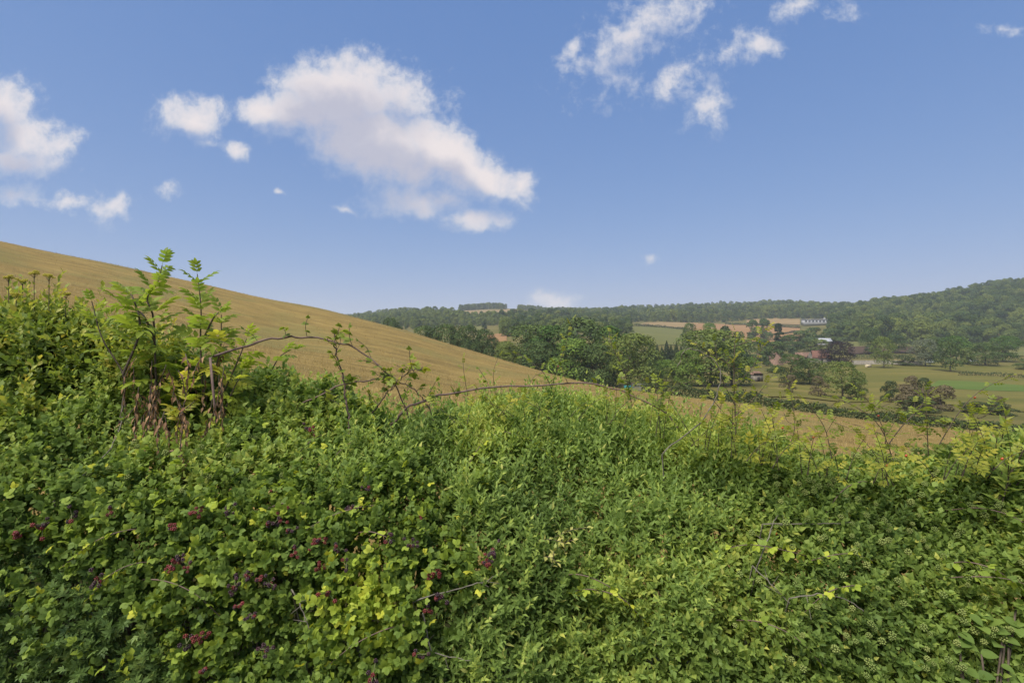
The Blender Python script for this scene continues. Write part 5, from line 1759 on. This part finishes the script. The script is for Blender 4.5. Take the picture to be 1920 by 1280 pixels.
# cream variegated sprig, broad-leaved plant, grey bare twigs, narrow-leaved bush at the hedge end
vs = Plant('variegated_sprig', 'cream and yellow variegated sprig among the dark privet leaves', 'sprig', root_at(1050, 2.3), SMALL, M_cream)
for (u0, v0, u1, v1) in [(1010, 1010, 1065, 1020), (1040, 1008, 1100, 988), (1045, 1030, 1075, 1010), (1035, 1060, 1040, 1030), (1020, 1042, 1045, 1055), (1060, 1035, 1050, 1005)]:
    p0, p1 = canopy_at(u0, v0, .14), canopy_at(u1, v1, .18)
    pts = curve([p0, (p0 + p1) / 2 + np.array([0, 0, .01]), p1], 8)
    V_, Q_ = tube(pts, .0014, 4); vs.stems.add(V_, Q_)
    shoot_leaves(vs, pts, .012, .032, None, gf, lambda t: gf.random(), False, 1.1, .0, 0, .2)
p1 = canopy_at(1045, 1050, .06); p0 = np.array(vs.root.location)
V_, Q_ = tube(curve([p0, (p0 + p1) / 2 + np.array([.02, .03, .05]), p1], 8), .0025, 4); vs.stems.add(V_, Q_)
vs.finish(200)
BROAD = join_t([(leaf_t(.42, [(0, .4), (.2, .95), (.45, 1), (.75, .7), (1, .05)], .2, .35), np.eye(3), (0, 0, 0))])
bp = Plant('broad_leaved_plant', 'low plant with large soft leaves at the hedge foot under the ivy', 'plant', root_at(1840, 1.75), BROAD, M_ivy)
for q_ in range(26):
    p_ = canopy_at(gf.uniform(1790, 1930), gf.uniform(1135, 1275), .09)
    d_ = unit(np.array([gf.normal(0, .6), -.6 + gf.normal(0, .3), gf.normal(.1, .3)])); nr = unit(np.array([0, -.4, 1.0]) - d_ * (np.array([0, -.4, 1.0]) @ d_)); sd = np.cross(d_, nr)
    bp.leaves((np.stack([sd, d_, nr], -1) * gf.uniform(.04, .065))[None], p_[None], np.array([gf.uniform(.05, .35)]), np.zeros(1))
    if q_ % 3 == 0:
        b0 = np.array(bp.root.location); V_, Q_ = tube(curve([b0, (b0 + p_) / 2 + gf.normal(0, .03, 3), p_], 7), .004, 5); bp.stems.add(V_, Q_)
bp.finish(26)
for pl_, lab in [([(775, 1128), (850, 1105), (905, 1092), (935, 1075)], 'bare grey twig poking out of the brambles towards the privet'), ([(793, 1150), (800, 1185), (812, 1222), (850, 1232), (890, 1240)], 'curved grey twig hanging at the bramble edge near the hedge foot'),
                 ([(1420, 1060), (1440, 1010), (1450, 980), (1465, 960)], 'pale dry twig standing in front of the ivy'), ([(1410, 1060), (1450, 1100), (1480, 1130)], 'dry brown twig slanting down across the ivy'),
                 ([(1480, 1122), (1540, 1112), (1590, 1125), (1620, 1145)], 'thin reddish twig trailing across the ivy'), ([(1430, 982), (1520, 982), (1600, 980)], 'straight thin twig lying level over the ivy'),
                 ([(100, 940), (170, 880), (205, 845), (225, 800), (232, 740)], 'grey elder branch leaning down towards the brambles'), ([(548, 1105), (565, 1140), (580, 1180)], 'short dark twig between the bramble leaves')]:
    pp_ = [canopy_at(u, v, .12) for u, v in pl_]
    pts = curve(pp_, 18); pts += gf.normal(0, .002, pts.shape)
    b0 = np.array([pp_[0][0], pp_[0][1] + .25, gz_at(pp_[0][0], pp_[0][1] + .25)])
    r_ = empty('bare_twig', tuple(b0)); tag(r_, lab, 'twig', 'bare twigs')
    full = np.vstack([curve([b0, (b0 + pts[0]) / 2 + np.array([0, .08, .1]), pts[0]], 8)[:-1], pts])
    V_, Q_ = tube(full, np.linspace(.0038, .0016, len(full)), 6)
    link('stem', Bag().add(V_, Q_).mesh('stem', M_grey, True), r_)
    sb = Bag()
    for w_ in range(4):
        k0 = int(gf.integers(3, 15)); e_ = pts[k0] + gf.normal(0, .04, 3)
        V_, Q_ = tube([pts[k0], e_], [.0016, .0008], 4); sb.add(V_, Q_)
    tag(link('side_twigs', sb.mesh('side_twigs', M_grey), r_), kind='stuff')
nb = Plant('buddleia_bush', 'bush with long drooping leaves at the end of the hedge beside the rose', 'bush', root_at(1930, 2.6), LANCE, M_ivy)
for q_ in range(26):
    u1, v1 = gf.uniform(1860, 2060), gf.uniform(770, 900)
    p1 = px(u1, v1, gf.uniform(2.3, 2.7)); p0 = np.array([p1[0] + gf.normal(0, .1), p1[1] + .15, p1[2] - gf.uniform(.3, .6)])
    pts = curve([p0, (p0 + p1) / 2 + gf.normal(0, .02, 3), p1], 10)
    V_, Q_ = tube(pts, np.linspace(.004, .002, 10), 5); nb.stems.add(V_, Q_)
    shoot_leaves(nb, pts, .035, .085, None, gf, lambda t: .3 + .45 * t, True, 1.25, .15, .35, .25)
for q_ in range(6):
    p1 = px(gf.uniform(1880, 2020), 960, 2.55); p0 = np.array(nb.root.location) + np.array([gf.normal(0, .1), gf.normal(0, .1), 0])
    V_, Q_ = tube(curve([p0, (p0 + p1) / 2, p1], 7), .006, 5); nb.stems.add(V_, Q_)
nb.finish(300)

# ------------------------------------------------------------------ standing dry grass on the field
gq = np.random.default_rng(200)
n = 95000
u = gq.uniform(-150, 2050, n)
Y = 4.8 * (np.interp(u, FU, FY) / 4.8) ** (gq.random(n) ** .85)
x = (u - 960) / F * Y
z = ground(x, Y) + .02
hh = gq.uniform(.07, .17, n) * (1 + .5 * vnoise(np.stack([x * .05, Y * .35, 0 * x], -1), 3))
hh = np.where((gq.random(n) < .25) & (vnoise(np.stack([x * .12, Y * .12, 0 * x], -1), 8) > .35), hh * 2.4, hh)
wd = np.maximum(.004, Y * .00028)
a = gq.random(n) * 6.28
ln = gq.normal(0, .35, (n, 2)) * hh[:, None]
V = np.empty((n, 3, 3))
V[:, 0] = np.stack([x - np.cos(a) * wd, Y - np.sin(a) * wd, z], -1)
V[:, 1] = np.stack([x + np.cos(a) * wd, Y + np.sin(a) * wd, z], -1)
V[:, 2] = np.stack([x + ln[:, 0], Y + ln[:, 1], z + hh], -1)
M_blade = leaf_mat('dry grass blade', [(0, (.20, .15, .06)), (.5, (.38, .27, .11)), (1, (.50, .38, .18))], .2, .8, .15)
rb = np.clip(.5 + .4 * vnoise(np.stack([x * .04, Y * .4, 0 * x], -1), 4) + gq.normal(0, .2, n), 0, 1)
o = link('dry_grass', mesh_np('dry_grass', V.reshape(-1, 3), np.arange(n * 3).reshape(-1, 3), M_blade, {'rnd': ('FACE', rb)}))
tag(o, 'short dry grass standing on the straw coloured hillside field', 'grass', kind='stuff')

# ------------------------------------------------------------------ haze: the summer air over the valley
b = Bag().box(-5600, 5600, -5600, 5600, float(gz.min()) - 1.5, 175.0)
hz = link('haze', b.mesh('haze', plain_mat('unused', (1, 1, 1))))
hm_ = bpy.data.materials.new('summer haze')
hm_.use_nodes = True
q = NT(hm_.node_tree)
vol = q.n('ShaderNodeVolumePrincipled', {'Color': (.85, .91, 1.0, 1), 'Density': 0.0002, 'Anisotropy': 0.2})
q.n('ShaderNodeOutputMaterial', {'Volume': vol.outputs[0]})
hz.data.materials.clear()
hz.data.materials.append(hm_)
tag(hz, 'thin pale summer haze over the valley', 'haze', kind='stuff')
